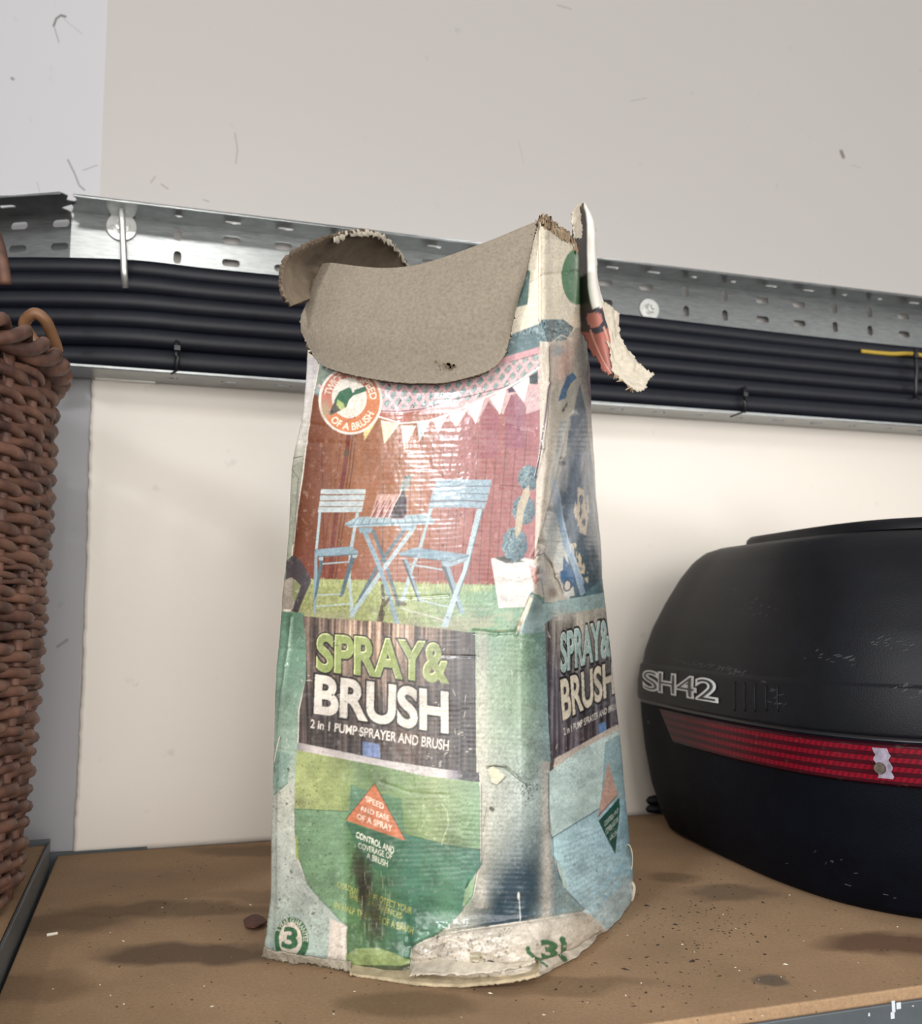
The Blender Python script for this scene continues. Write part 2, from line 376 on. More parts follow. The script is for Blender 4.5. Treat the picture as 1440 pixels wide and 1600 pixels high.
plate('back_plate', wall(S0, ZB, OW), WD, Z3, WN, S1-S0, ZT-ZB, hs, steel, tray)
sr_ = float(np.dot(on_wall(114, 306, OW+FD)-P0, WD))-S0
fo = [(.0, 0), (S1-S0, 0), (S1-S0, FD), (sr_, FD), (sr_+.003, FD*.7), (sr_-.004, FD*.5), (sr_-.002, FD*.3)]
plate('upper_flange', wall(S0, ZT, OW), WD, WN, Z3, fo, None, fl, steel, tray)
m = MB(); m.box(wall(S0+sr_, ZT-.0022, OW+FD), WD*(S1-S0), -WN*.0012, Z3*.003); m.build('upper_lip', steel, tray, bevel=.0004)
plate('lower_flange', wall(S0, ZB, OW), WD, WN, Z3, S1-S0, FD, [(c[0], .026, c[2], .006, False) for c in fl], steel, tray)
m = MB(); m.box(wall(S0+sr_-.01, ZB, OW+FD), WD*(S1-S0), -WN*.0012, Z3*.003); m.build('lower_lip', steel, tray, bevel=.0004)
hl = []
for s in (.030, .078, .126, .18): 
    for zz in (.6545, .6285, .602): hl.append((s, zz-ZB, .0195, .0085, False))
LO = .022; SF = .0184                      # the tray folds just past the corner and stands a little off the left wall
S_F = -.438                                # fold line along the back wall
LC = lwall(SF, ZB, LO)
plate('back_plate', LC, LD, Z3, LN, .6, ZT-ZB, [(s_-SF, z_, a_, b_, c_) for s_, z_, a_, b_, c_ in hl], steel, tray)
sl_ = float(np.dot(on_left(94, 303, LO+FD)-CORNER, LD))-SF
fo = [(.002, 0), (.6, 0), (.6, FD), (sl_, FD), (sl_-.003, FD*.8), (sl_+.004, FD*.6), (sl_-.004, FD*.45), (.006, FD*.25)]
plate('upper_flange', lwall(SF, ZT, LO), LD, LN, Z3, fo, None, [(s, .022, .018, .006, False) for s in (.06, .11, .16)], steel, tray)
m = MB(); m.box(lwall(SF+sl_, ZT-.0022, LO+FD), LD*.55, -LN*.0012, Z3*.003); m.build('upper_lip', steel, tray, bevel=.0004)
plate('lower_flange', lwall(SF, ZB, LO), LD, LN, Z3, .6, FD, [], steel, tray)
# bolts with washers
for (x, y, r) in [(190, 355, .0165), (1013, 484, .0145)]:
    c = on_wall(x, y, OW+.001); m = MB(); m.disc(c, WN, r, .0025, 32, r*.93); wsh = m.build('washer', steel_dull, tray, True)
    wsh.modifiers.new('e', 'EDGE_SPLIT').split_angle = .6
    m = MB(); m.disc(c+WN*.0024, WN, r*.52, .002, 28, r*.5); m.disc(c+WN*.0042, WN, r*.44, .006, 6, r*.42); m.disc(c+WN*.010, WN, r*.24, .003, 16, r*.18); m.build('bolt_head', steel_dull, wsh)
m = MB(); m.tube([on_wall(189, 327, OW+.042), on_wall(191, 345, OW+.041), on_wall(194, 425, OW+.036), on_wall(196, 450, OW+.03)], .0034, 10); m.build('retaining_rod', steel_dull, tray, True)
m = MB()
for x in (208, 140): m.box(on_wall(x, 590, .001), WD*.014, WN*.02, Z3*.008)
m.box(on_wall(150, 596, .001), WD*.06, WN*.014, Z3*.012); m.build('wall_bracket', steel_dull, tray)
# a foot under the tray, further along
m = MB(); m.box(on_wall(975, 645, .001), WD*.06, WN*.016, Z3*.012); m.build('wall_bracket', steel_dull, tray)

# cables lying in the tray: (radius, height and depth along the run)
CB = [  # r, z at left, z mid, z right, offset
    (.0105, .604, .603, .595, .030), (.0110, .585, .584, .578, .036), (.0108, .565, .565, .561, .038),
    (.0108, .546, .546, .543, .040), (.0112, .5265, .526, .524, .042), (.0128, .503, .503, .503, .043)]
names = ['topmost black rubber cable lying in the wall tray', 'second black cable from the top in the wall tray', 'third black cable from the top in the wall tray',
         'third black cable from the bottom in the wall tray', 'second black cable from the bottom in the wall tray', 'lowest and thickest black cable resting on the wall tray flange']
for (r, zl, zm, zr, of), lb in zip(CB, names):
    o_ = OW+of-.012
    pts = [lwall(.5, zl-.006, o_+.008), lwall(.3, zl-.004, o_+.008), lwall(.16, zl-.001, o_+.006), lwall(.08, zl, o_+.004), wall(S_CORNER+.03, zl, o_-.003), wall(S_CORNER+.12, zm, o_-.001), wall(-.1, zm, o_), wall(.2, (zm+zr)/2, o_), wall(.5, zr, o_), wall(.8, zr, o_), wall(1.15, zr, o_)]
    m = MB(); m.tube(spline(pts, 120), r, 16); ob = m.build('cable', rubber, None, True); tag(ob, lb, 'cable', 'black cables in the tray')
yb = MB(); yb.tube(spline([on_wall(1345, 549, .042), on_wall(1390, 553, .044), on_wall(1425, 553, .045), on_wall(1470, 562, .045)], 20), .003, 8)
tag(yb.build('earth_wire', simple('yellow_sleeve', '#a58a2c', rough=.5), None, True), 'thin yellow wire lying on top of the black cables at far right', 'wire')
def tie(x, y0, y1, off, label, tail):
    e_ = empty('cable_tie', on_wall(x, y1, off), label, 'cable tie', 'black cable ties')
    m = MB(); pts = [on_wall(x, y0, off-.006), on_wall(x, y0+6, off), on_wall(x+1, (y0+y1)/2, off+.003), on_wall(x, y1-6, off), on_wall(x-1, y1, off-.006)]
    m.tube(spline(pts, 16), .0022, 6, flat=1.2); m.build('strap', tie_m, e_, True)
    m = MB(); q = on_wall(x-4, y0+14, off+.004); m.box(q, WD*.006, WN*.004, Z3*.005); m.build('head', tie_m, e_)
    m = MB(); m.tube([on_wall(x, y1-2, off-.002), on_wall(x+tail[0], y1+tail[1], off+.004)], .0012, 6); m.build('tail', tie_m, e_)
tie(276, 534, 580, .060, 'black cable tie round the lowest cable just left of the carton', (-8, 4))
tie(1163, 606, 645, .061, 'black cable tie round the lowest cable above the black case', (-22, 6))
tie(1430, 545, 620, .060, 'black cable tie round the cable bundle at the right edge', (6, 4))

# ------------------------------------------------------------------ wicker basket
wick_m, t, b = new_mat('brown_willow'); g = nd(t, 'ShaderNodeNewGeometry')
n = nd(t, 'ShaderNodeTexNoise'); n.inputs['Scale'].default_value = 45; n.inputs['Detail'].default_value = 5; t.links.new(g.outputs['Position'], n.inputs[0])
r = nd(t, 'ShaderNodeValToRGB'); r.color_ramp.elements[0].position = .3; r.color_ramp.elements[1].position = .72
r.color_ramp.elements[0].color = (*lin('#3a2622'), 1); r.color_ramp.elements[1].color = (*lin('#785545'), 1)
t.links.new(n.outputs[0], r.inputs[0]); t.links.new(r.outputs[0], b.inputs['Base Color']); b.inputs['Roughness'].default_value = .55; b.inputs['Specular IOR Level'].default_value = .35
bp = nd(t, 'ShaderNodeBump'); bp.inputs['Strength'].default_value = .4; bp.inputs['Distance'].default_value = .001; n2 = nd(t, 'ShaderNodeTexNoise'); n2.inputs['Scale'].default_value = 250; t.links.new(g.outputs['Position'], n2.inputs[0])
t.links.new(n2.outputs[0], bp.inputs['Height']); t.links.new(bp.outputs[0], b.inputs['Normal'])
wick_light = simple('pale_willow', '#78553a', rough=.5, nscale=60, namp=.2)
BC = np.array([-.572, .71]); ZB0, ZB1 = .022, .440
def brad(z): u = (z-ZB0)/(ZB1-ZB0); return .230+.010*u+.004*math.sin(u*3.0)
basket = empty('wicker_basket', (BC[0], BC[1], ZB0), 'tall round brown wicker basket cut off by the left edge of the picture', 'basket')
NS = 38; NT = NS*10; th = np.linspace(0, 2*math.pi, NT, endpoint=False)
def ring_pts(z, amp, ph, k=.5):
    rr = brad(z)+amp*np.sin(th*NS*k+ph); return np.stack([BC[0]+rr*np.cos(th), BC[1]+rr*np.sin(th), np.full(NT, z)], 1)
m = MB(); row = 0; z = ZB0+.006; rng = random.Random(9)
while z < ZB1-.012:
    fine = .262 < z < .280
    R = .0027 if fine else (.0043+.0006*math.sin(row*1.7)); 
    pts = ring_pts(z, .0044 if not fine else .003, math.pi*(row % 2)+.25*math.sin(row*2.3)); pts[:, 2] += .0012*np.sin(th*NS*.5+math.pi*(row % 2)+1.2)+.0012*np.sin(th*5+row*.9)
    m.tube(pts, R, 8, closed=True); z += R*1.62; row += 1
m.build('weave', wick_m, basket, True)
m = MB()
for k in range(NS):
    a = 2*math.pi*(k+.5)/NS*1.0; P_ = [(BC[0]+brad(zz)*math.cos(a), BC[1]+brad(zz)*math.sin(a), zz) for zz in np.linspace(ZB0, ZB1, 12)]; m.tube(P_, .0040, 8)
m.build('stakes', wick_m, basket, True)
m = MB()
for k in range(3):                                                    # plaited border: three rods winding round the rim
    w = np.linspace(0, 2*math.pi, 480, endpoint=False); ph = w*17+k*2*math.pi/3
    rr = brad(ZB1)+.005+.0075*np.cos(ph); zz = ZB1+.002+.008*np.sin(ph)
    m.tube(np.stack([BC[0]+rr*np.cos(w), BC[1]+rr*np.sin(w), zz], 1), .0052, 10, closed=True)
m.build('rim', wick_m, basket, True)
lid = MB(); w = np.linspace(0, 2*math.pi, 240, endpoint=False)
for k in range(7):
    rr = .225-k*.0085; lid.tube(np.stack([BC[0]-.01+rr*np.cos(w), BC[1]+rr*np.sin(w), np.full(240, ZB1+.018+k*.0085)+.002*np.sin(w*20+math.pi*(k % 2))], 1), .0066, 7, closed=True)
lid.tube(spline([(BC[0]+.19*math.cos(a), BC[1]+.19*math.sin(a), ZB1+.06+.02*math.sin(k*.6)) for k, a in enumerate(np.linspace(-.9, .9, 8))], 40), .008, 8)
lid.build('lid', wick_m, basket, True)
hm = MB(); hp = [at(56, 536, .765), at(38, 508, .76), at(52, 490, .755), at(70, 500, .76), at(84, 530, .775), at(90, 548, .785)]; hm.tube(spline(hp, 30), .0048, 10); hm.build('loop', wick_light, basket, True)
hm = MB(); hm.tube(spline([at(-8, 365, .86), at(2, 400, .86), at(9, 445, .865)], 12), .0055, 8); hm.build('handle', wick_m, basket, True)
# ------------------------------------------------------------------ black motorcycle top case
CC = np.array([.43, .97])
PLAN = [(.204, 1.125), (.218, 1.040), (.238, .955), (.264, .872), (.300, .803), (.353, .757), (.42, .736), (.50, .742), (.58, .775), (.63, .85), (.645, .98), (.62, 1.10), (.54, 1.185), (.42, 1.195), (.30, 1.182), (.235, 1.158)]
PL = spline(PLAN, 400, closed=True)
ZS = [0, .004, .02, .05, .09, .125, .141, .1425, .145, .150, .165, .183, .1845, .200, .225, .255, .280, .298, .308, .314, .317]
SC = [.84, .872, .905, .945, .972, .985, .988, .984, .998, 1.0, .998, .985, .975, .962, .925, .862, .800, .742, .690, .610, .45]
def case_pt(u, z, off=0.0):
    """u in [0,400) round the plan curve, z height"""
    u = np.asarray(u, float); z = np.asarray(z, float); s = np.interp(z, ZS, SC)
    i = np.floor(u).astype(int) % 400; w = (u-np.floor(u))[..., None]
    q = PL[i]*(1-w)+PL[(i+1) % 400]*w; d = q-CC; L = np.linalg.norm(d, axis=-1, keepdims=True)
    xy = CC+d*s[..., None]+d/L*off
    return np.concatenate([xy, z[..., None]], -1)
case = empty('motorcycle_top_case', (CC[0], CC[1], 0), 'black plastic motorcycle top case with red reflector, standing right of the carton', 'luggage case')
U = np.arange(400.)
def shell(name, zs, mat, capz=None, ridge=False):
    rings = [case_pt(U, np.full(400, z)) for z in zs]
    P = np.array(rings)
    if capz is not None:
        c = np.array([CC[0], CC[1], capz])
        for k in (.75, .5, .25, .02): q = c+(P[-1]*0+rings[-1]-c)*k; q[:, 2] = capz+(rings[-1][:, 2]-capz)*k*k; P = np.concatenate([P, q[None]], 0)
    return grid_mesh(name, P, mat, case, wrap_u=True)
shell('lower_shell', list(np.linspace(0, .02, 6))+list(np.linspace(.03, .141, 18)), case_base_m)
m = MB(); bot = case_pt(U[::4], np.zeros(100)); m.add(bot, [tuple(range(100))[::-1]]); m.build('base_plate', case_base_m, case)
shell('seam', [.139, .1412, .1415, .1440], tie_m)
lid = shell('lid', [.1435, .145, .147, .150, .165, .175, .181, .183, .1845, .186, .19, .2]+list(np.linspace(.21, .317, 26)), case_lid_m, .322)
# raised panel on the lid top
rz = []
for k, (sc_, z) in enumerate([(.60, .3155), (.595, .321), (.58, .3245), (.5, .327), (.3, .3295), (.02, .330)]):
    q = (PL-CC)*sc_*np.array([1.0, 1.0])+CC+np.array([.02, -.005]); rz.append(np.concatenate([q, np.full((400, 1), z)], 1))
grid_mesh('lid_panel', np.array(rz), case_lid_m, case, wrap_u=True)
# find surface coordinates of a point of the case as seen in the photograph
gu, gz = np.meshgrid(np.arange(0, 150, .5), np.linspace(0, .32, 321)); gp = case_pt(gu, gz); gx, gy = seen(gp)
def on_case(x, y):
    k = np.argmin((gx-x)**2+(gy-y)**2); return np.array([gu.flat[k], gz.flat[k]])
# red reflector strip
top = np.array([on_case(x, y) for x, y in [(1033, 1106), (1100, 1118), (1170, 1131), (1237, 1143), (1330, 1155), (1438, 1166)]])
bot = np.array([on_case(x, y) for x, y in [(1056, 1158), (1105, 1172), (1170, 1189), (1237, 1203), (1330, 1219), (1438, 1233)]])
ztop = np.array([.1352]+[float(v) for v in top[1:, 1]]); zbot = np.array([.1005]+[float(v) for v in bot[1:, 1]])
ztop = np.full(6, ztop.mean()); zbot = np.full(6, zbot.mean())
nu_, nv_ = 420, 90
us = np.linspace(0, 1, nu_); u_t = np.interp(us, np.linspace(0, 1, 6), top[:, 0]); u_b = np.interp(us, np.linspace(0, 1, 6), bot[:, 0])
u_end = 150.0; uT = top[0, 0]+(u_end-top[0, 0])*us; uB = bot[0, 0]+(u_end-bot[0, 0])*us
zt = float(ztop[0]); zb = float(zbot[0])
vv = np.linspace(0, 1, nv_)[:, None]; UU = uT*(1-vv)+uB*vv; ZZ = zt*(1-vv)+zb*vv+0*UU
edge_ = np.minimum(np.minimum(vv, 1-vv)*nv_/5, np.minimum(us, 1-us)[None]*nu_/6); off = .0008+.0042*np.clip(edge_, 0, 1)**.5
LP = case_pt(UU, ZZ, 0); d = LP[..., :2]-CC; d /= np.linalg.norm(d, axis=-1, keepdims=True); LP[..., :2] += d*off[..., None]
band = (vv*9.0+.15) % 1.0; row_ = (np.floor(vv*9.0+.15).astype(int) % 2 == 1)
cell = .62+.38*np.sin(us[None]*nu_*1.05+np.floor(vv*18)*1.6)
cell2 = fbm(us[None]*300+0*vv, vv*60+0*us, 4, 3)
redf = np.where(row_, .12+.42*cell*(.4+.8*cell2), .03+.06*cell2)*(.35+.65*np.clip(us[None]*2.2-.1, 0, 1))
redf = .72*redf*np.where((vv < .06) | (vv > .95), .25, 1)
colr = lin('#1c040c')+redf[..., None]*(lin('#c01030')-lin('#1c040c'))
gl = fbm(us[None]*60+0*vv, vv*12, 9, 4); colr = colr+(np.clip(gl-.72, 0, 1)*.6)[..., None]*lin('#8a7f70')
def color_attr(o, colr, name='print'):
    a = o.data.attributes.new(name, 'FLOAT_COLOR', 'POINT'); c = np.ones((len(o.data.vertices), 4), np.float32); c[:, :colr.reshape(-1, colr.shape[-1]).shape[1]] = colr.reshape(-1, colr.shape[-1]); a.data.foreach_set('color', c.reshape(-1))
lens_m, t, b = new_mat('red_reflector'); an = nd(t, 'ShaderNodeAttribute'); an.attribute_name = 'print'; t.links.new(an.outputs['Color'], b.inputs['Base Color'])
b.inputs['Roughness'].default_value = .38; b.inputs['Coat Weight'].default_value = .10; b.inputs['Coat Roughness'].default_value = .12; b.inputs['Specular IOR Level'].default_value = .10
refl = grid_mesh('reflector', LP, lens_m, case, flip=True); color_attr(refl, colr); refl['label'] = 'dark red ribbed reflector'
def case_normal(u, z):
    q = PL[int(u) % 400]-CC; q2 = PL[(int(u)+2) % 400]-PL[(int(u)-2) % 400]; n = np.array([q2[1], -q2[0], 0]); n /= np.linalg.norm(n)
    return n if np.dot(n[:2], q) > 0 else -n
# screw and silver sticker remnant on the reflector
uc, zc = on_case(1377, 1198); nC = case_normal(uc, zc); cC = case_pt(np.array([uc]), np.array([zc]), .0045)[0]
stp = []
for zz, du in zip(np.linspace(zt-.004, zb+.006, 14), [0, .2, .4, .9, .5, .2, .6, 1., 1.3, 1.1, .8, 1.2, 1.5, 1.2]):
    stp.append([case_pt(np.array([uc-2.0+du+k*.8]), np.array([zz]), .0054)[0] for k in range(6)])
grid_mesh('sticker_remnant', stp, simple('silver_sticker', '#8f8796', rough=.35, metal=.3, nscale=200, namp=.4), refl, flip=True)
m = MB(); m.disc(cC, nC, .0048, .0035, 20, .004); m.disc(cC+nC*.0034, nC, .0024, .0004, 6, .0022); m.build('screw', simple('rusty_screw', '#5c534b', rough=.5, metal=.7, nscale=300, namp=.4), refl)
# ribs and scuffs beside the badge
m = MB()
for x in (1147, 1163, 1179, 1197, 1215):
    (ua, za), (ub, zb_) = on_case(x, 1062), on_case(x+1, 1112)
    m.tube(case_pt(np.linspace(ua, ub, 8), np.linspace(min(za, .178), max(zb_, .149), 8), .0002), .0007, 6)
m.build('rib', case_lid_m, lid, True)
scm = simple('grey_scuff', '#38383a', rough=.8, nscale=400, namp=.4)
m = MB(); rng = random.Random(8)
def scuff(x0, y0, x1, y1, n, w, jit):
    for k in range(n):
        f_ = rng.random(); x = x0+(x1-x0)*f_+rng.gauss(0, jit); y = y0+(y1-y0)*f_+rng.gauss(0, jit*.5); u, z = on_case(x, y); L = rng.uniform(.5, 2.2)
        z2 = z+rng.uniform(-.001, .003); q = case_pt(np.linspace(u, u+L, 4), np.linspace(z, z2, 4), .0001); m.tube(q, w*rng.uniform(.4, 1), 4, flat=.25)
scuff(1045, 1030, 1155, 1052, 60, .0006, 4); scuff(1140, 925, 1200, 965, 14, .0004, 12); scuff(1260, 1020, 1330, 1035, 14, .0004, 8); scuff(1350, 1000, 1430, 1015, 12, .0004, 10); scuff(1390, 1070, 1440, 1085, 12, .0005, 7)
scuff(1190, 1060, 1215, 1105, 12, .0004, 5); scuff(1040, 1110, 1240, 1140, 20, .0004, 2)
m.build('scuff', scm, lid)['kind'] = 'stuff'
m = MB(); scuff(1200, 1300, 1420, 1420, 10, .0004, 30); scuff(1005, 1120, 1012, 1130, 6, .0005, 2); m.build('scuff', scm, case)['kind'] = 'stuff'

# ------------------------------------------------------------------ lettering helpers (built-in font turned into triangles)
_gl = {}
def glyphs(text, offset=0.0):
    key = (text, offset)
    if key in _gl: return _gl[key]
    cu = bpy.data.curves.new('t', 'FONT'); cu.body = text; cu.size = 1; cu.offset = offset; cu.resolution_u = 6
    ob = bpy.data.objects.new('t', cu); COL.objects.link(ob); bpy.context.view_layer.update()
    me = bpy.data.meshes.new_from_object(ob.evaluated_get(bpy.context.evaluated_depsgraph_get()))
    me.calc_loop_triangles()
    V = np.array([v.co[:2] for v in me.vertices]); T = np.array([tt.vertices[:] for tt in me.loop_triangles])
    bpy.data.objects.remove(ob); bpy.data.curves.remove(cu); bpy.data.meshes.remove(me)
    _gl[key] = (V, T); return V, T
def unit(text, offset, ref=None, caps=True):
    """triangles scaled so that the un-offset text fills the unit square (x right, y down)"""
    V0, _ = glyphs(text, 0.0); V, T = glyphs(text, offset)
    lo = V0.min(0); hi = V0.max(0)
    q = (V-lo)/(hi-lo); q[:, 1] = 1-q[:, 1]; return q, T
def quad(q, TL, TR, BR, BL):
    u, v = q[:, :1], q[:, 1:]; TL, TR, BR, BL = map(np.asarray, (TL, TR, BR, BL))
    return TL*(1-u)*(1-v)+TR*u*(1-v)+BR*u*v+BL*(1-u)*v
def badge(offs, lift, mat, name, parent):
    objs = MB()
    spans = [('S', 1007, 1029), ('H', 1031, 1056), ('4', 1059, 1087), ('2', 1090, 1121)]
    for ch, x0, x1 in spans:
        q, T = unit(ch, offs)
        yt = lambda x: 1048+(x-1005)*.125; yb = lambda x: 1076+(x-1005)*.178
        c = [on_case(x0, yt(x0)), on_case(x1, yt(x1)), on_case(x1, yb(x1)), on_case(x0, yb(x0))]
        uz = quad(q, *c); P = case_pt(uz[:, 0], uz[:, 1], lift); objs.add(P, [tuple(tr) for tr in T])
    return objs.build(name, mat, parent)
bd = badge(.042, .0009, simple('badge_silver', '#c9c9c9', rough=.4), 'badge', lid); bd['label'] = 'SH42 in silver-outlined black letters'
badge(-.014, .0015, simple('badge_black', '#0d0d10', rough=.4), 'badge_letter', bd)
# loop of black cable behind the case
m = MB(); c0 = on_level(1022, 1256, .008); w = np.linspace(0, 2*math.pi, 40, endpoint=False)
for k in range(2): m.tube(np.stack([c0[0]+(.030-.003*k)*np.cos(w), c0[1]+.020*np.sin(w), .0062+.010*k+0*w], 1), .006, 8, closed=True)
tag(m.build('cable_coil', rubber, None, True), 'small black cable coil on the shelf between the carton and the black case', 'cable')
# ------------------------------------------------------------------ printed artwork of the carton, drawn flat on a canvas
# canvas units are the print's layout units (x 400..1040, y 300..1560), two samples per unit
X0, Y0, SS = 400, 300, 2
CW, CH = 640*SS, 1260*SS
cv = np.zeros((CH, CW, 3)); gloss = np.full((CH, CW), 1.0)
yy, xx = np.mgrid[0:CH, 0:CW]; xx = X0+(xx+.5)/SS; yy = Y0+(yy+.5)/SS
cv[:] = lin('#cdc7bb')
def box_of(x0, y0, x1, y1):
    a = max(int((x0-X0)*SS)-1, 0); b = min(int((x1-X0)*SS)+2, CW); c = max(int((y0-Y0)*SS)-1, 0); d = min(int((y1-Y0)*SS)+2, CH)
    return slice(c, d), slice(a, b)
def pmask(P, sl):
    x = xx[sl]; y = yy[sl]; m = np.zeros(x.shape, bool); n = len(P)
    for i in range(n):
        (x1, y1), (x2, y2) = P[i], P[(i+1) % n]
        if y1 == y2: continue
        c = ((y1 > y) != (y2 > y)) & (x < (x2-x1)*(y-y1)/(y2-y1)+x1); m ^= c
    return m
def bl(sl, m, col, k=1.0):
    m = (m*k)[..., None] if np.ndim(m) else m
    cv[sl] = cv[sl]*(1-m)+col*m
def poly(P, col, k=1.0, wob=0.0, tex=None, seed=0):
    P = np.array(P, float); sl = box_of(*P.min(0), *P.max(0)); 
    if sl[0].stop <= sl[0].start or sl[1].stop <= sl[1].start: return
    m = pmask(P, sl).astype(float)
    c = lin(col) if isinstance(col, str) else col
    if tex:
        f = fbm(xx[sl]/tex[0], yy[sl]/tex[1], seed, 4); c = c*(1+(f[..., None]-.5)*2*tex[2])
    bl(sl, m, c, k)
def grad(P, stops, axis=0, tex=None, seed=1, k=1.0):
    """polygon filled with colours changing along x (axis 0) or y (axis 1)"""
    P = np.array(P, float); sl = box_of(*P.min(0), *P.max(0)); m = pmask(P, sl).astype(float)
    t = xx[sl] if axis == 0 else yy[sl]; pos = [s[0] for s in stops]; cs = np.array([lin(s[1]) for s in stops])
    c = np.stack([np.interp(t, pos, cs[:, i]) for i in range(3)], -1)
    if tex: c = c*(1+(fbm(xx[sl]/tex[0], yy[sl]/tex[1], seed, 4)[..., None]-.5)*2*tex[2])
    bl(sl, m, c, k)
def line(P, w, col, k=1.0):
    P = np.array(P, float); c = lin(col)
    for (x1, y1), (x2, y2) in zip(P[:-1], P[1:]):
        sl = box_of(min(x1, x2)-w, min(y1, y2)-w, max(x1, x2)+w, max(y1, y2)+w); x = xx[sl]; y = yy[sl]
        if x.size == 0: continue
        dx, dy = x2-x1, y2-y1; L = dx*dx+dy*dy+1e-9; t = np.clip(((x-x1)*dx+(y-y1)*dy)/L, 0, 1)
        d = np.hypot(x-x1-t*dx, y-y1-t*dy); bl(sl, np.clip((w/2-d)*SS+.5, 0, 1), c, k)
def ell(cx, cy, rx, ry, col, k=1.0, soft=0.0, tex=None, rot=0.0, seed=2):
    R = max(rx, ry)*(1+soft)+2; sl = box_of(cx-R, cy-R, cx+R, cy+R); x = xx[sl]-cx; y = yy[sl]-cy
    ca, sa = math.cos(rot), math.sin(rot); x, y = x*ca+y*sa, -x*sa+y*ca
    d = np.hypot(x/rx, y/ry); m = np.clip((1+soft-d)/(2*soft), 0, 1) if soft else np.clip((1-d)*min(rx, ry)*SS+.5, 0, 1)
    c = lin(col)
    if tex: c = c*(1+(fbm(xx[sl]/tex[0], yy[sl]/tex[1], seed, 4)[..., None]-.5)*2*tex[2])
    bl(sl, m, c, k)
def tris(V, T, col, k=1.0):
    c = lin(col); lo = V.min(0); hi = V.max(0); sl = box_of(*lo, *hi); M = np.zeros(xx[sl].shape, bool)
    ox, oy = sl[1].start, sl[0].start; Vp = (V-[X0, Y0])*SS-[ox, oy]-.5
    for a, b, d in T:
        A, B, D = Vp[a], Vp[b], Vp[d]; x0 = max(int(min(A[0], B[0], D[0])), 0); x1 = int(max(A[0], B[0], D[0]))+2; y0 = max(int(min(A[1], B[1], D[1])), 0); y1 = int(max(A[1], B[1], D[1]))+2
        gy, gx = np.mgrid[y0:min(y1, M.shape[0]), x0:min(x1, M.shape[1])]
        if gx.size == 0: continue
        e1 = (B[0]-A[0])*(gy-A[1])-(B[1]-A[1])*(gx-A[0]); e2 = (D[0]-B[0])*(gy-B[1])-(D[1]-B[1])*(gx-B[0]); e3 = (A[0]-D[0])*(gy-D[1])-(A[1]-D[1])*(gx-D[0])
        M[y0:y1, x0:x1] |= ((e1 >= 0) & (e2 >= 0) & (e3 >= 0)) | ((e1 <= 0) & (e2 <= 0) & (e3 <= 0))
    bl(sl, M.astype(float), c, k)
def text(s, TL, TR, BR, BL, col, off=0.0, k=1.0, shift=(0, 0)):
    q, T = unit(s, off); tris(quad(q, TL, TR, BR, BL)+np.array(shift), T, col, k)
def arc_text(s, cx, cy, rx, ry, a0, a1, hgt, col, off=.02, inward=False):
    q, T = unit(s, off); u = q[:, 0]; v = q[:, 1]; a = np.radians(a0+(a1-a0)*u); r = (v-.5)*hgt*(1 if inward else -1)
    tris(np.stack([cx+(rx+r)*np.cos(a), cy+(ry+r)*np.sin(a)], 1), T, col)
def mottle(P, cols, sc, seed, k=1.0, thr=.5):
    P = np.array(P, float); sl = box_of(*P.min(0), *P.max(0)); m = pmask(P, sl); f = fbm(xx[sl]/sc, yy[sl]/sc, seed, 3)
    for c, lo in cols: bl(sl, (m & (f > lo)).astype(float), lin(c), k)

# --- cream top of the corner with the cut logo shapes
poly([(780, 300), (1040, 300), (1040, 512), (780, 530)], '#d2cab6', tex=(30, 30, .08))
poly([(805, 400), (828, 425), (824, 476), (806, 480), (800, 440)], '#22605a')
ell(903, 432, 26, 44, '#2f7a48'); line([(878, 430), (905, 424)], 1.5, '#1f5a34')
line([(826, 442), (846, 430)], 1, '#8f887a')
# --- trees band and trellis
mott = [(800, 522), (843, 505), (846, 499), (880, 499), (896, 512), (884, 531), (846, 536), (838, 545), (790, 560), (480, 640), (490, 560)]
poly(mott, '#4d6f78'); mottle(mott, [('#7f9ba3', .52), ('#35525a', .64)], 5, 11)
P = [(494, 563), (600, 596), (690, 598), (843, 548), (843, 606), (800, 617), (690, 642), (590, 652), (480, 640), (484, 600)]
poly(P, '#8fa3a0'); mottle(P, [('#5f8284', .48), ('#c7c4be', .62), ('#2f4a50', .70)], 4, 5)
for k in range(-6, 30):
    x = 560+k*17
    for dx in (44, -44):
        a = (x, 660-(x-560)*.16); b = (x+dx, 600-(x-560)*.16)
        line([a, b], 4.4, '#d3a6ad')
poly([(494, 560), (843, 520), (843, 545), (800, 556), (700, 590), (600, 590), (500, 560)], '#4d6f78', tex=(6, 6, .4))
line([(700, 590), (800, 559), (844, 546)], 9, '#c8929b'); line([(795, 566), (843, 552)], 1.2, '#8a5a62')
poly([(484, 565), (500, 572), (520, 585), (500, 600), (485, 605)], '#7d8f80', tex=(6, 6, .3))
# --- fence
fence = [(484, 612), (560, 650), (640, 648), (700, 636), (770, 620), (800, 604), (843, 598), (843, 690), (838, 740), (834, 925), (640, 916), (480, 908), (452, 905), (462, 820), (474, 740), (480, 680)]
grad(fence, [(460, '#6c3b22'), (500, '#804828'), (545, '#955c30'), (640, '#a86d3e'), (690, '#a2604a'), (740, '#a05c54'), (800, '#9c5a5c'), (840, '#a2686a')], 0, (3, 60, .14), 3)
sl = box_of(445, 600, 850, 925); m = pmask(np.array(fence, float), sl)
bl(sl, m*np.clip((yy[sl]-840)/80, 0, 1), lin('#8a3a32'), .5)
bl(sl, m*np.clip((xx[sl]-780)/60, 0, 1)*np.clip((760-yy[sl])/160, 0, 1), lin('#8e3f62'), .5)
for x_, w_ in [(546, 7), (535, 1.2)]: line([(x_, 668), (x_-9, 740), (x_-20, 800), (x_-28, 860), (x_-30, 905)], w_, '#6e2626', .75)
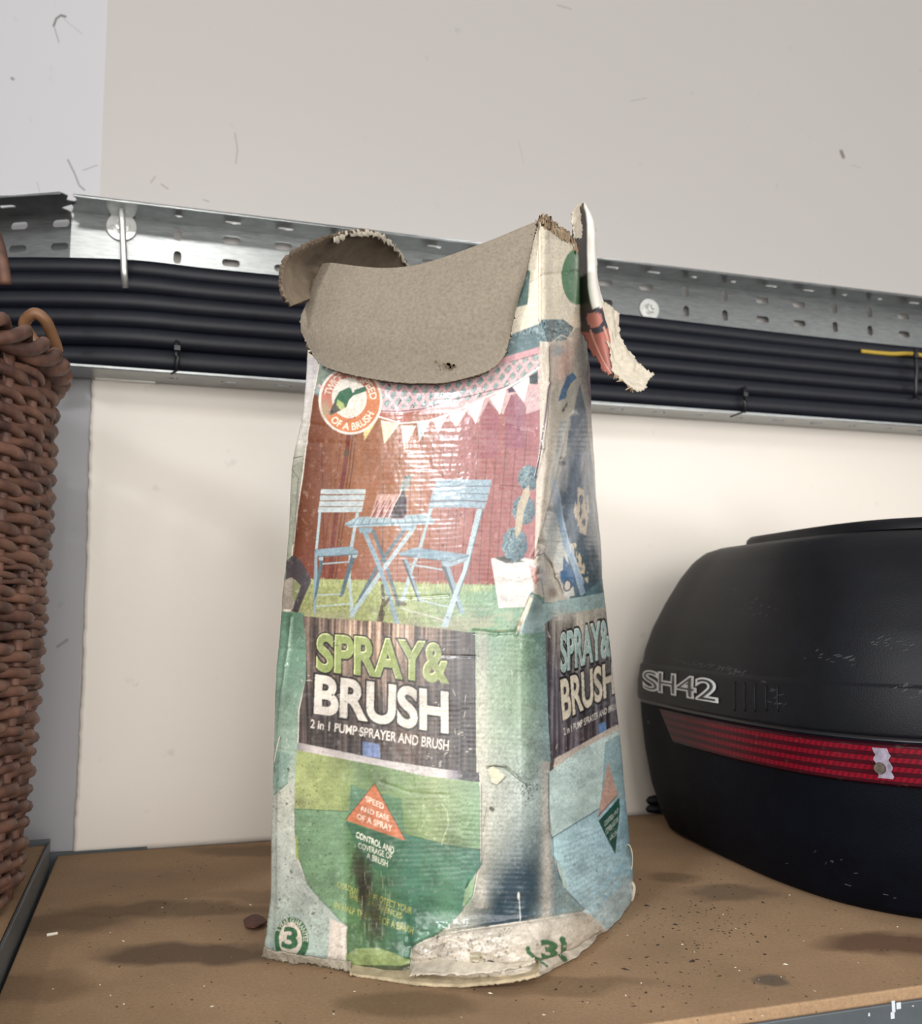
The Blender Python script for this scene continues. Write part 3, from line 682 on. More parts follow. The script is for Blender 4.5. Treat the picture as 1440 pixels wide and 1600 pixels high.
for x_ in (557, 552): line([(x_, 668), (x_-8, 740), (x_-22, 830), (x_-33, 905)], 1.3, '#52231c', .9)
for k, xb in enumerate([505, 598, 622, 640, 656, 672, 688, 700, 713, 726, 740, 754, 768, 782, 797, 812]):
    tilt = (xb-560)*.085; line([(xb+tilt*.55, 690-(xb-600)*.12), (xb, 800), (xb-tilt*.4, 915)], 1.4, '#5f2626', .7)
ell(541, 708, 4, 6, '#5d4a30', .9, rot=.6)
for x_, y_ in [(720, 805), (684, 830), (692, 852), (634, 800), (667, 870)]: ell(x_, y_, 2, 3, '#6a2326', .8)
# pickets' gaps, horizontal rail and bunting
poly([(720, 640), (843, 590), (843, 640), (806, 652), (800, 612), (786, 648), (762, 628), (748, 662), (728, 645), (714, 668), (700, 652)], '#d8c6c8', .55)
for px_, top_y, hw in ((806, 610, 16), (764, 626, 15), (730, 642, 13), (640, 664, 11), (610, 666, 11), (585, 668, 10)):
    grad([(px_, top_y), (px_+hw, top_y+26), (px_+hw-3, top_y+90), (px_-hw-2, top_y+90), (px_-hw, top_y+26)], [(560, '#9a5e34'), (650, '#a8683e'), (730, '#a05a5c'), (806, '#8f5068')], 0, (3, 60, .14), 3, .8)
poly([(586, 640), (700, 634), (843, 597), (843, 604), (780, 622), (700, 645), (660, 648), (590, 646)], '#c9a0a2')
line([(584, 642), (620, 643), (660, 639), (720, 622), (790, 605), (820, 598)], 1.6, '#6a3a40')
poly([(584, 644), (622, 646), (660, 641), (640, 660), (600, 655)], '#b0674e', tex=(4, 12, .2))
for P, c in [([(566, 657), (591, 653), (569, 689)], '#d9c479'), ([(595, 657), (624, 662), (600, 694)], '#d6cfae'), ([(626, 664), (650, 665), (631, 704)], '#d3c8bf'), ([(651, 661), (674, 655), (655, 690)], '#b9c6cc'),
             ([(676, 655), (700, 648), (684, 678)], '#cfc7cd'), ([(702, 648), (728, 640), (712, 668)], '#d2ccd0'), ([(731, 637), (757, 622), (743, 663)], '#d9d4d6'), ([(765, 622), (792, 604), (781, 648)], '#dcd7d8'), ([(800, 605), (829, 586), (818, 628)], '#d7dad8')]:
    poly(P, c, tex=(4, 4, .08))
line([(588, 650), (625, 661), (665, 659), (700, 648), (760, 620), (800, 602), (842, 574)], 2.2, '#ddd6d4')
line([(664, 675), (740, 662)], 1.2, '#8a4a4a', .8)
poly([(793, 608), (800, 604), (806, 612), (794, 614)], '#4a2a50')
mottle([(826, 588), (840, 580), (840, 600), (828, 600)], [('#22383c', .2)], 3, 8)
# --- grass
grass = [(462, 904), (560, 906), (660, 912), (770, 914), (850, 912), (850, 985), (806, 990), (740, 990), (474, 966), (452, 962)]
g2 = list(grass)
for x_ in range(465, 770, 3):
    y_ = 908+6*fbm(np.array([x_/4.]), np.array([.5]), 4, 2)[0]; g2.append((x_, y_))
grad(grass, [(460, '#8a8f50'), (560, '#9aa35c'), (640, '#94a260'), (700, '#7f9c70'), (760, '#6f9a74'), (850, '#7aa288')], 0, (3, 3, .35), 6)
rg = np.random.default_rng(4)
for k in range(420):
    x_ = rg.uniform(464, 768); y_ = 903+(x_-464)*.035+rg.uniform(0, 8); line([(x_, y_+6), (x_+rg.uniform(-2, 2), y_-2)], 1, ['#a9b06a', '#87975a', '#b7bd84'][k % 3], .7)
for k in range(700):
    x_ = rg.uniform(470, 800); y_ = rg.uniform(915, 985); line([(x_, y_), (x_+rg.uniform(-3, 3), y_-rg.uniform(2, 5))], .8, ['#b5bf7e', '#7c8a4c', '#a4b892', '#5f7a50'][k % 4], .45)
sl = box_of(455, 935, 800, 990); bl(sl, pmask(np.array(grass, float), sl)*np.clip((yy[sl]-945)/40, 0, .7)*(fbm(xx[sl]/30, yy[sl]/8, 2, 3) > .45), lin('#9d9a7c'))
# --- table and chairs
def lc(L): return [(440+x/6.667, 740+y/6.667) for x, y in L]
def rc(L): return [(600+x/6.667, 740+y/6.667) for x, y in L]
LBL, MBL, DBL = '#9fb4bb', '#7d99a8', '#4f6b77'
for P in ([(410, 165), (875, 165), (870, 213), (405, 215)], [(403, 226), (868, 224), (858, 276), (398, 279)], [(395, 290), (855, 285), (845, 338), (388, 342)], [(385, 350), (845, 347), (830, 400), (378, 405)]): poly(lc(P), '#a9b6ba', tex=(5, 3, .2))
poly(lc([(388, 405), (415, 405), (378, 780), (350, 790)]), LBL); poly(lc([(775, 405), (803, 405), (742, 770), (708, 770)]), LBL)
poly(lc([(345, 800), (372, 860), (368, 1230), (352, 1460), (335, 1460), (330, 1230)]), MBL); poly(lc([(395, 900), (432, 900), (372, 1250), (330, 1350)]), DBL)
poly(lc([(700, 850), (728, 850), (722, 1050), (748, 1440), (715, 1440), (698, 1100)]), LBL); poly(lc([(725, 850), (772, 860), (640, 1280), (600, 1290)]), DBL)
line(lc([(430, 940), (700, 920)]), 2.2, LBL); line(lc([(370, 1265), (610, 1255)]), 1.6, LBL); line(lc([(360, 1385), (710, 1355)]), 1.6, LBL)
poly(lc([(350, 790), (730, 758), (800, 815), (795, 838), (370, 868)]), MBL, tex=(4, 3, .2)); line(lc([(370, 866), (720, 845), (796, 838)]), 1.4, DBL); poly(lc([(385, 872), (435, 870), (430, 905), (390, 905)]), LBL); poly(lc([(735, 850), (795, 845), (780, 880), (745, 880)]), LBL)
for A_, w_, c_ in [([(583, 830), (602, 880), (622, 945)], 5.5, DBL), ([(634, 824), (592, 882), (560, 940)], 5.5, DBL), ([(647, 824), (598, 890), (549, 962)], 6.5, LBL), ([(570, 832), (594, 888), (621, 976)], 7, MBL)]: line(A_, w_, c_)
line([(576, 834), (600, 890), (618, 940)], 1.2, '#b0623a'); poly([(560, 824), (582, 824), (579, 833), (562, 833)], MBL); poly([(624, 821), (647, 820), (644, 829), (627, 829)], MBL)
poly([(539, 818), (556, 808), (668, 803), (679, 813), (677, 819), (546, 824)], '#93acb6', tex=(3, 6, .12)); line([(540, 820.5), (678, 815.5)], 2.4, '#6f8c9a')
for k in range(11):
    x_ = 552+k*11.6; line([(x_, 818.5-k*.42), (x_+(7-k*1.25), 809-k*.45)], 1.1, DBL)
poly(rc([(320, 870), (355, 870), (300, 1010), (210, 1320), (160, 1340), (250, 1050)]), LBL); line(rc([(240, 940), (600, 1000)]), 2.6, LBL); line(rc([(400, 1325), (680, 1392)]), 2, LBL); line(rc([(170, 1400), (620, 1525)]), 2.2, '#b3b8a8')
poly(rc([(595, 955), (680, 960), (838, 1460), (790, 1460)]), MBL); poly(rc([(595, 955), (640, 962), (795, 1460), (780, 1440)]), '#3f545f'); poly(rc([(180, 890), (237, 890), (392, 1335), (362, 1345)]), MBL); poly(rc([(180, 890), (210, 895), (370, 1345), (350, 1330)]), '#33474f')
poly(rc([(465, 360), (510, 360), (470, 480), (395, 770), (355, 770), (420, 560)]), LBL)
poly(rc([(965, 370), (1030, 370), (942, 720), (905, 850), (872, 1000), (762, 1290), (660, 1600), (590, 1600), (720, 1250), (820, 1000), (862, 800)]), '#a3b9c2'); line(rc([(1026, 375), (938, 720), (900, 870), (868, 1000), (760, 1290)]), 1.6, '#5e7b8a')
poly(rc([(690, 925), (882, 855), (868, 905), (700, 965), (600, 955), (600, 905)]), '#86a1af'); poly(rc([(150, 825), (330, 770), (885, 845), (880, 862), (690, 918), (600, 905), (165, 855)]), '#7695a6', tex=(5, 4, .28)); line(rc([(165, 852), (600, 905), (690, 918), (880, 858)]), 1.3, '#4a6270')
for P in ([(540, 72), (770, 60), (1120, 65), (1110, 125), (800, 128), (530, 140)], [(515, 150), (800, 136), (1105, 138), (1090, 210), (800, 205), (500, 212)], [(490, 225), (780, 210), (1085, 217), (1070, 287), (800, 278), (480, 285)], [(470, 300), (780, 286), (1065, 300), (1045, 365), (800, 352), (460, 355)]):
    poly(rc(P), '#8aa4b4', tex=(6, 3, .22))
for P in ([(530, 144), (800, 131), (1108, 130)], [(502, 216), (800, 207), (1090, 213)], [(480, 289), (800, 281), (1070, 290)]): line(rc(P), 1.3, '#4c6472')
# drinks on the table
for x_ in (583, 593, 603, 611): poly([(x_-5, 809), (x_+7, 809), (x_+16, 772), (x_+6, 772)], '#c79a8e', .75); poly([(x_-3, 808), (x_+3, 808), (x_+10, 782), (x_+6, 782)], '#7d2c36', .85); line([(x_-5, 810), (x_+15, 772)], 1, '#e0cfc8', .8)
poly(rc([(180, 170), (212, 160), (216, 220), (243, 270), (237, 420), (205, 465), (80, 465), (58, 430), (100, 330), (160, 230)]), '#3b2028', tex=(4, 4, .5)); line(rc([(60, 430), (105, 320), (165, 220), (185, 150)]), 1.4, '#d5c6c4'); line(rc([(240, 270), (237, 420), (200, 468), (80, 470)]), 1.2, '#b98f90')
mottle([(624, 764), (632, 744), (644, 742), (640, 756), (634, 768)], [('#7f8d84', .2), ('#4c6058', .55)], 3, 3)
# soil runs
for P, w_ in (([(597, 915), (599, 938), (596, 950), (594, 968)], 5), ([(596, 958), (593, 970)], 10), ([(600, 946), (607, 936)], 5), ([(624, 942), (632, 944)], 6)):
    line(P, w_, '#51402c', .85)
# --- round badge, speed
ell(547.5, 626, 50, 53, '#d9cfc6'); ell(547.5, 626, 46, 49.5, '#cc7a3c')
sl = box_of(495, 570, 600, 682); d = np.hypot((xx[sl]-547.5)/46, (yy[sl]-626)/49.5) < 1
bl(sl, d*np.clip((590-xx[sl]+(610-yy[sl])*1.6)/60, 0, .8), lin('#b9776a'))
ell(545.5, 622, 27.5, 31.5, '#d4cfc5')
poly([(522, 626), (530, 612), (545, 605), (552, 610), (572, 603), (572, 611), (552, 618), (545, 625), (541, 636), (530, 642), (524, 632)], '#2d6b4c'); poly([(548, 606), (552, 606), (554, 612), (551, 614)], '#d4cfc5'); poly([(527, 624), (536, 630), (539, 637), (531, 642), (525, 632)], '#a5b560')
poly([(522, 628), (532, 641), (516, 649), (513, 646)], '#5d5850'); ell(518, 643, 2.2, 2.2, '#2a2826'); ell(508, 640, 7, 12, '#a8997a', .8, .5)
arc_text('TWICE', 547, 626, 36.5, 40.5, 194, 248, 11, '#d9c9bd'); arc_text('THE', 547, 626, 36.5, 40.5, 258, 287, 10, '#d9c9bd'); arc_text('SPEED', 547, 626, 36.5, 40.5, 297, 357, 11, '#e3d6c8')
arc_text('OF A BRUSH', 547, 626, 36.5, 40.5, 138, 27, 11, '#ead9c6', .02, True)
# --- plant pot, topiary
poly([(767, 873), (790, 868), (848, 876), (848, 905), (838, 930), (826, 948), (779, 950)], '#c9c6c4', tex=(12, 8, .08)); poly([(772, 872), (790, 868), (822, 878), (790, 880)], '#4a4a40')
def ball(x_, y_, rx, ry, s):
    P = [(x_+rx*math.cos(a)*(1+.06*math.sin(a*9)), y_+ry*math.sin(a)) for a in np.linspace(0, 6.283, 40)]
    poly(P, '#55788a'); mottle(P, [('#86a5a8', .52), ('#2e4c5c', .63)], 2.6, s)
    sl = box_of(x_-rx, y_-ry, x_+rx, y_+ry); bl(sl, pmask(np.array(P), sl)*np.clip((xx[sl]-x_+4)/rx*.6+(yy[sl]-y_)/ry*.3, 0, .65), lin('#1f4658'))
line([(826, 760), (819, 790), (806, 850), (800, 878)], 5, '#6a6054'); ball(826, 747, 17, 20, 21); ball(818, 797, 18, 23, 22); ball(804, 851, 20, 27, 23)
poly([(818, 765), (826, 758), (828, 772), (818, 800), (814, 830), (806, 842), (804, 828), (808, 790)], '#b5a68c', .9, tex=(4, 6, .15))
# --- narrow left edge of the print
grad([(400, 540), (500, 562), (488, 625), (478, 690), (472, 740), (462, 820), (452, 905), (440, 965), (400, 965)], [(560, '#c9c6ca'), (690, '#bdbab2'), (730, '#9d9f90'), (820, '#93988a'), (900, '#8f9580')], 1, (9, 14, .18), 12)
line([(500, 563), (488, 625), (480, 680), (473, 740), (462, 820), (455, 880)], 1.6, '#d6cdc4'); line([(456, 733), (466, 748), (464, 790), (458, 850)], 1.6, '#6d6f66', .8); line([(456, 716), (472, 713)], 1.2, '#3c3a36')
poly([(447, 876), (458, 867), (470, 876), (484, 900), (486, 908), (470, 945), (465, 958), (455, 955), (470, 915), (456, 901), (446, 906)], '#4b454a'); poly([(442, 908), (456, 902), (468, 914), (457, 952), (440, 952)], '#9a9184'); poly([(458, 905), (470, 915), (460, 942), (456, 930)], '#7d8459')
# --- lower left margin, corner field
grad([(400, 952), (474, 958), (478, 1000), (478, 1060), (466, 1110), (464, 1180), (460, 1290), (464, 1345), (482, 1385), (541, 1448), (541, 1510), (400, 1510)], [(955, '#557f68'), (1040, '#6b917d'), (1110, '#7f9d8b'), (1180, '#93ab9c'), (1240, '#b3b7aa'), (1330, '#b0b8b0'), (1400, '#a3aea8'), (1480, '#a6bab2')], 1, (16, 16, .18), 14)
line([(456, 965), (448, 1040), (440, 1100), (432, 1190)], 1.4, '#93b59d', .8)
poly([(425, 1170), (452, 1178), (450, 1222), (428, 1242)], '#7fa094', .9); line([(428, 1242), (450, 1223)], 1.2, '#4d6a60')
poly([(515, 1434), (541, 1448), (541, 1510), (511, 1510)], '#d0c6bc', tex=(6, 6, .1))
corner = [(740, 985), (806, 988), (830, 925), (850, 935), (858, 975), (860, 1190), (857, 1215), (862, 1308), (866, 1345), (884, 1392), (915, 1424), (820, 1442), (750, 1450), (690, 1458), (640, 1482), (700, 1446), (740, 1400), (752, 1340), (750, 1210), (743, 1200)]
P = np.array(corner, float); sl = box_of(*P.min(0), *P.max(0)); m = pmask(P, sl); x = xx[sl]; y = yy[sl]
gx_ = np.clip((x-745)/115, 0, 1)[..., None]
A_ = lin('#b4c7a6')*(1-gx_)+lin('#86adb4')*gx_; B_ = lin('#d2d2c0')*(1-gx_)+lin('#a2c0c4')*gx_; top_ = lin('#7cac88')*(1-gx_)+lin('#78a5aa')*gx_; dk = lin('#2d5062')
ty = y[..., None]
c = np.where(ty < 1080, top_+(A_-top_)*np.clip((ty-990)/90, 0, 1), A_+(B_-A_)*np.clip((ty-1080)/170, 0, 1))
gg = np.exp(-((x-805)/34)**2)*np.clip((1230-y)/120, 0, 1); c = c+(lin('#86ab80')-c)*(gg*.75)[..., None]
dm = np.exp(-((x-(805-(y-1400)*.3))/62)**2)*np.clip((y-1255)/125, 0, 1); c = c+(dk-c)*(np.clip(dm*1.15, 0, 1))[..., None]
ht = np.exp(-((x-752)/9)**2)*(y > 985)*(y < 1420); c = c+(lin('#d3d0c4')-c)*(ht*.7)[..., None]
ht = np.exp(-((x-854)/9)**2)*(y > 1190); c = c+(lin('#d8d2c8')-c)*(ht*.8)[..., None]
tx = fbm(x/3, y/3, 31, 4)-.5; c = c*.74*(1+tx[..., None]*.6)
bl(sl, m.astype(float), c)
# wood-grained brush panel helper
def panel(P, cx, cy, rx, ry, seed, warm, dark, wave=0):
    P = np.array(P, float); sl = box_of(*P.min(0), *P.max(0)); m = pmask(P, sl).astype(float); x = xx[sl]+wave*np.sin(yy[sl]/38); y = yy[sl]
    s1 = fbm(x/3.4, y/110, seed, 3); s2 = fbm(x/5, y/200, seed+1, 2); w_ = np.clip(1.25-np.hypot((x-cx)/rx, (y-cy)/ry), 0, 1)
    c = lin(dark)[None, None]*(1-w_[..., None])+lin(warm)[None, None]*w_[..., None]
    c = c*(.16+2.6*np.clip(s1-.16, 0, 1)**1.35)[..., None]*(.55+.9*s2[..., None]); bl(sl, m, c)
fp = [(472, 962), (500, 965), (600, 972), (700, 984), (742, 989), (744, 1209), (700, 1206), (600, 1189), (466, 1161), (468, 1110), (478, 1060), (478, 1000)]
panel(fp, 590, 985, 120, 105, 41, '#b0937c', '#5b4f4c', 1.5)
sl = box_of(690, 960, 746, 1212); bl(sl, pmask(np.array(fp, float), sl)*np.clip((xx[sl]-690)/40, 0, .6), lin('#55555a')*(.1+2.2*np.clip(fbm(xx[sl]/3.2, yy[sl]/130, 44, 2)-.2, 0, 1))[..., None])
ell(640, 1150, 26, 50, '#8a6a4c', .3, .6); ell(556, 1090, 16, 40, '#8d7160', .3, .6)
def title(fill, hi, white, spray, brush, tag_, toff):
    for sgn in (1, 0):
        if sgn: text('SPRAY&', *spray, '#1d1a19', .075, .95); text('BRUSH', *brush, '#1d1a19', .078, .95)
    text('SPRAY&', *spray, hi, .034, 1, (-.6, -.8)); text('SPRAY&', *spray, fill, .028, 1, (.6, .6)); text('BRUSH', *brush, white, .036)
title('#8fa050', '#ccd58e', '#d3ccc2', [(497, 992), (697, 1007), (698, 1066), (496, 1047)], [(495, 1056), (698, 1083), (698, 1144), (493, 1113)], None, 0)
text('2 in 1 PUMP SPRAYER AND BRUSH', (486, 1124), (701, 1157), (700, 1173), (485, 1137), '#d9d2ca', .018)
poly([(566, 1158), (592, 1163), (594, 1184), (566, 1182)], '#6f84b0', tex=(3, 30, .4)); 
# ferrule and bottle
grad([(465, 1160), (600, 1188), (700, 1203), (748, 1207), (749, 1222), (660, 1213), (600, 1199), (463, 1173)], [(463, '#8a8486'), (490, '#c2bab8'), (600, '#b7b2b2'), (690, '#cfc8c6'), (712, '#8c8894'), (722, '#47444e'), (748, '#37353c')], 0)
grad([(463, 1172), (600, 1198), (660, 1212), (748, 1222), (750, 1240), (750, 1326), (700, 1321), (630, 1302), (545, 1268), (460, 1264)], [(460, '#a1ad68'), (530, '#8f9f5c'), (560, '#6d8a58'), (620, '#6f8f55'), (680, '#90a56e'), (750, '#7da47e')], 0, (22, 22, .28), 51)
low = [(460, 1264), (545, 1268), (630, 1302), (700, 1321), (750, 1327), (751, 1352), (743, 1364), (738, 1376), (730, 1405), (720, 1425), (700, 1446), (672, 1466), (640, 1483), (638, 1512), (540, 1508), (541, 1448), (520, 1427), (500, 1405), (480, 1381), (468, 1345), (461, 1300)]
grad(low, [(460, '#688d68'), (535, '#729a74'), (548, '#52804c'), (600, '#43704c'), (640, '#3f7a63'), (700, '#558c6e'), (750, '#4d8777')], 0, (20, 10, .22), 52)
for k in range(24):
    y_ = 1275+k*8; line([(545 if k > 4 else 470, y_), (600, y_+7), (740, y_+22)], 1.4, '#35664c', .22)
poly([(461, 1300), (465, 1310), (468, 1345), (462, 1340)], '#9aab55'); poly([(742, 1366), (738, 1400), (733, 1412), (722, 1416), (727, 1390)], '#8fb38a'); line([(733, 1374), (727, 1388)], 1.6, '#2d4a3a')
line([(460, 1264), (545, 1268), (630, 1302), (700, 1321), (750, 1327)], 1.6, '#3f6a4a', .8); line([(752, 1225), (752, 1350), (744, 1364), (738, 1400), (728, 1412), (720, 1425), (700, 1446), (672, 1466), (640, 1483)], 1.4, '#4b6b5c', .8)
line([(460, 1264), (461, 1300), (468, 1345), (480, 1381), (500, 1405), (541, 1448)], 1.2, '#4b6b5c', .7)
poly([(548, 1225), (575, 1236), (542, 1280), (546, 1262)], '#4f8368', .8); poly([(594, 1240), (628, 1248), (632, 1300), (612, 1290)], '#3f7a5c', .7)
poly([(540, 1283), (634, 1316), (622, 1345), (600, 1372), (560, 1330)], '#2f6a4c', .85)
poly([(585, 1224), (540, 1281), (634, 1314)], '#c47240', tex=(5, 5, .14)); line([(585, 1224), (540, 1281)], 1, '#5b3420'); line([(585, 1224), (634, 1314)], 1, '#5b3420')
text('SPEED', (571, 1243), (600, 1256), (599, 1265), (572, 1252), '#e2cdbb', .02); text('AND EASE', (563, 1259), (608, 1274), (608, 1283), (563, 1266), '#e2cdbb', .02); text('OF A SPRAY', (558, 1271), (613, 1289), (612, 1300), (558, 1279), '#e2cdbb', .02)
text('CONTROL AND', (557, 1299), (616, 1324), (615, 1334), (556, 1308), '#e2e0d0', .02); text('COVERAGE OF', (560, 1316), (613, 1334), (612, 1343), (560, 1325), '#d2d4c0', .01); text('A BRUSH', (573, 1332), (606, 1345), (605, 1355), (573, 1341), '#d2d4c0', .01)
text('COLOUR AND PROTECT YOUR', (527, 1377), (644, 1418), (642, 1429), (526, 1386), '#b9b648', .01, .85); text('SHEDS AND FENCES', (546, 1394), (628, 1427), (627, 1436), (545, 1403), '#b9b648', .01, .85); text('IN HALF THE TIME OF A BRUSH', (523, 1409), (646, 1449), (645, 1460), (522, 1419), '#b9b648', .01, .85)
for k, (x_, y_, rx_, ry_) in enumerate([(570, 1375, 12, 42), (566, 1395, 8, 40), (578, 1420, 13, 46), (560, 1352, 12, 26), (590, 1440, 12, 40)]):
    sl = box_of(x_-25, y_-70, x_+25, y_+70); d_ = np.hypot((xx[sl]-x_)/rx_, (yy[sl]-y_)/ry_)+(fbm(xx[sl]/4, yy[sl]/16, 60+k, 4)-.5)*1.4; bl(sl, np.clip(1.25-d_, 0, .92), lin('#2c2a1c' if k < 2 else '#3c4028'))
for k in range(26):
    x_ = rg.uniform(560, 612); y_ = rg.uniform(1360, 1500); line([(x_, y_), (x_+rg.uniform(-1, 2), y_+rg.uniform(6, 22))], .9, '#aab38e', .55)
poly([(539, 1492), (556, 1482), (590, 1481), (618, 1490), (637, 1502), (636, 1510), (600, 1508), (540, 1510)], '#8ba25e', tex=(6, 3, .2))
grad([(538, 1508), (640, 1510), (640, 1560), (536, 1560)], [(1505, '#4c5c3a'), (1530, '#5a5b48')], 1, (8, 6, .4), 7)
for k in range(30):
    x_ = rg.uniform(655, 702); y_ = rg.uniform(1240, 1310); line([(x_, y_), (x_+rg.uniform(-4, 6), y_+rg.uniform(-4, 4))], 1.5, '#c2cf9a', .45)
line([(632, 1203), (634, 1225), (660, 1260), (650, 1300)], 2, '#71833f', .45); line([(690, 1255), (699, 1270), (700, 1290), (694, 1305), (690, 1320)], 1.2, '#c3d09a', .8); line([(668, 1320), (662, 1350), (660, 1372)], 5, '#4f7a4c', .5)
# guarantee badge
ell(455.5, 1469, 27, 36, '#2f7048'); ell(453.5, 1468, 18, 26.5, '#d4c9bb', tex=(5, 5, .08)); text('3', (445, 1449), (464, 1451), (462, 1483), (441, 1480), '#2f7048', .035)
arc_text('3 YEAR GUARANTEE', 455, 1469, 22.5, 31, 205, 365, 8, '#d6d6c8', .01)
# --- tear and dirt on the corner
poly([(762, 1202), (770, 1198), (778, 1202), (788, 1212), (782, 1220), (774, 1227), (768, 1222), (765, 1212)], '#d2cfae'); line([(760, 1200), (770, 1196), (790, 1200), (806, 1215), (826, 1228)], 1.8, '#4b4b3c', .9); line([(768, 1224), (776, 1227), (790, 1214)], 1.6, '#5c5a48')
ell(768, 1264, 4.5, 3, '#3a3527', .9, rot=.5)
for k in range(60):
    ell(rg.normal(822, 9), rg.normal(1232, 12), rg.uniform(.5, 1.5), rg.uniform(.5, 1.5), '#2c3a38', .8)
line([(811, 1400), (813, 1445)], 1.6, '#c9cfc8', .8); ell(810, 1400, 2, 6, '#d5d2c8'); line([(760, 1262), (754, 1300)], 1, '#6b6455', .7); line([(756, 1330), (752, 1350)], 1.2, '#5b5648', .7)
# --- right-hand side of the print: upper part
grad([(843, 535), (884, 531), (900, 512), (1040, 512), (1040, 965), (850, 965), (852, 935), (834, 925), (838, 740), (843, 690)], [(838, '#bdb2a4'), (862, '#b9b2a6'), (885, '#b1aca0'), (930, '#a19c96')], 0, (10, 26, .14), 71)
line([(858, 537), (858, 580), (852, 640), (846, 690), (838, 745)], 2.2, '#5e4452'); line([(861, 548), (861, 590), (855, 645), (849, 690)], 1, '#84707a', .8)
line([(843, 534), (860, 537), (876, 524), (892, 530)], 1.4, '#d7d0c2'); ell(880, 572, 13, 28, '#b98f84', .55, .4); ell(872, 548, 10, 8, '#6e8796', .6, .4)
poly([(894, 582), (900, 590), (890, 600), (884, 612), (883, 622), (872, 627), (876, 608), (884, 588)], '#3f7299', tex=(5, 5, .2)); ell(884, 640, 8, 6, '#a39a88', .8, .4)
for p_ in [(893, 652), (884, 633), (880, 640)]: ell(*p_, 2, 4, '#2a2320', .9, rot=.4)
poly([(874, 660), (890, 652), (884, 690), (872, 740), (862, 775), (858, 760), (868, 700)], '#8f9ba0', .8, tex=(4, 6, .3))
bluev = [(896, 640), (905, 600), (915, 640), (924, 720), (936, 800), (946, 930), (890, 936), (876, 860), (870, 800), (872, 760), (886, 710)]
grad(bluev, [(600, '#68747e'), (720, '#68788c'), (820, '#5a6876'), (930, '#45606e')], 1, (6, 14, .3), 72)
poly([(866, 770), (873, 800), (884, 860), (898, 930), (880, 935), (852, 858), (852, 840), (858, 800)], '#b4b7b4', tex=(20, 5, .12))
for k in range(6): line([(856, 795+k*17), (882, 792+k*18)], 1.2, '#8b9190', .7)
line([(868, 752), (873, 800), (884, 850), (900, 890), (912, 934)], 10, '#86a0b8'); line([(874, 770), (880, 815), (892, 862), (912, 910)], 2, '#a4bfd8', .6)
poly([(914, 590), (922, 640), (932, 720), (942, 830), (948, 900), (1040, 905), (1040, 560), (920, 540)], '#8f7a80', tex=(4, 20, .2)); poly([(946, 900), (1040, 905), (1040, 965), (900, 965), (900, 938)], '#4f7480', tex=(8, 8, .3))
P = np.array([(902, 760), (918, 770), (920, 800), (914, 836), (904, 832), (896, 800)], float); sl = box_of(*P.min(0), *P.max(0)); bl(sl, (pmask(P, sl) & (fbm(xx[sl]/3, yy[sl]/12, 5, 3) > .4)).astype(float), lin('#b7ab9c'))
P = np.array([(890, 850), (898, 848), (920, 900), (918, 912), (905, 895)], float); sl = box_of(*P.min(0), *P.max(0)); bl(sl, (pmask(P, sl) & (fbm(xx[sl]/3, yy[sl]/12, 6, 3) > .42)).astype(float), lin('#c0b49c'))
poly([(880, 868), (888, 882), (896, 895), (897, 915), (888, 922), (876, 908), (872, 896), (879, 890)], '#2b6390', tex=(4, 4, .3)); ell(886, 915, 6, 9, '#46424a'); ell(886, 915, 4.4, 7, '#bcb8b0')
poly([(843, 880), (858, 868), (872, 890), (882, 928), (852, 942), (842, 905)], '#b3ab9e', tex=(8, 8, .18)); poly([(826, 884), (842, 888), (844, 905), (834, 915)], '#b07a74', .8); line([(836, 870), (850, 864), (862, 880), (880, 925)], 2, '#3c3a38', .85); line([(840, 840), (846, 860), (836, 872)], 1.6, '#4a4844', .8)
line([(838, 885), (845, 900), (850, 935)], 2, '#6f8790', .8); ell(861, 926, 7, 9, '#6a5240', .8, .5); line([(848, 943), (875, 940), (915, 930)], 2, '#34525c')
poly([(806, 990), (830, 925), (848, 943), (915, 931), (945, 926), (952, 965), (858, 985), (830, 990)], '#8aa6a8', tex=(10, 8, .28), seed=5); ell(880, 965, 16, 10, '#b2b2a6', .6, .6)
poly([(827, 928), (833, 934), (826, 955), (812, 985), (806, 992), (808, 975), (820, 948)], '#cfc9b2', tex=(3, 3, .25))
# right-hand brush panel and lettering
rp = [(850, 975), (870, 962), (946, 948), (1040, 930), (1040, 1110), (962, 1133), (930, 1150), (860, 1189), (857, 1120), (853, 1040)]
panel(rp, 905, 950, 60, 95, 81, '#bdb4a8', '#6b6873', 0)
sl = box_of(846, 930, 960, 1010); bl(sl, pmask(np.array(rp, float), sl)*np.clip((990-yy[sl]-(880-xx[sl])*.1)/45, 0, .85)*(xx[sl] > 862), lin('#a9a79e'))
sp_q = [(875, 992), (950, 968), (953, 1024), (877, 1050)]; br_q = [(876, 1064), (958, 1034), (960, 1082), (880, 1124)]
for o_, k in ((.07, 1),): text('SPRAY&', *sp_q, '#222228', o_+.012); text('BRUSH', *br_q, '#222228', o_+.012)
text('SPRAY&', *sp_q, '#cfdcd8', .03, 1, (-.5, -.6)); text('SPRAY&', *sp_q, '#9dbcbc', .02, 1, (.4, .5)); text('BRUSH', *br_q, '#cfc7b4', .03)
text('2 in 1 PUMP SPRAYER AND BRUSH', (880, 1138), (968, 1096), (968, 1105), (881, 1149), '#d6d2cc', .015)
poly([(934, 1132), (946, 1127), (948, 1146), (937, 1152)], '#5f8cc0')
poly([(860, 1189), (930, 1150), (962, 1133), (962, 1145), (905, 1172), (858, 1206)], '#c3bab0'); poly([(860, 1189), (866, 1186), (864, 1202), (858, 1206)], '#5d5a5c')
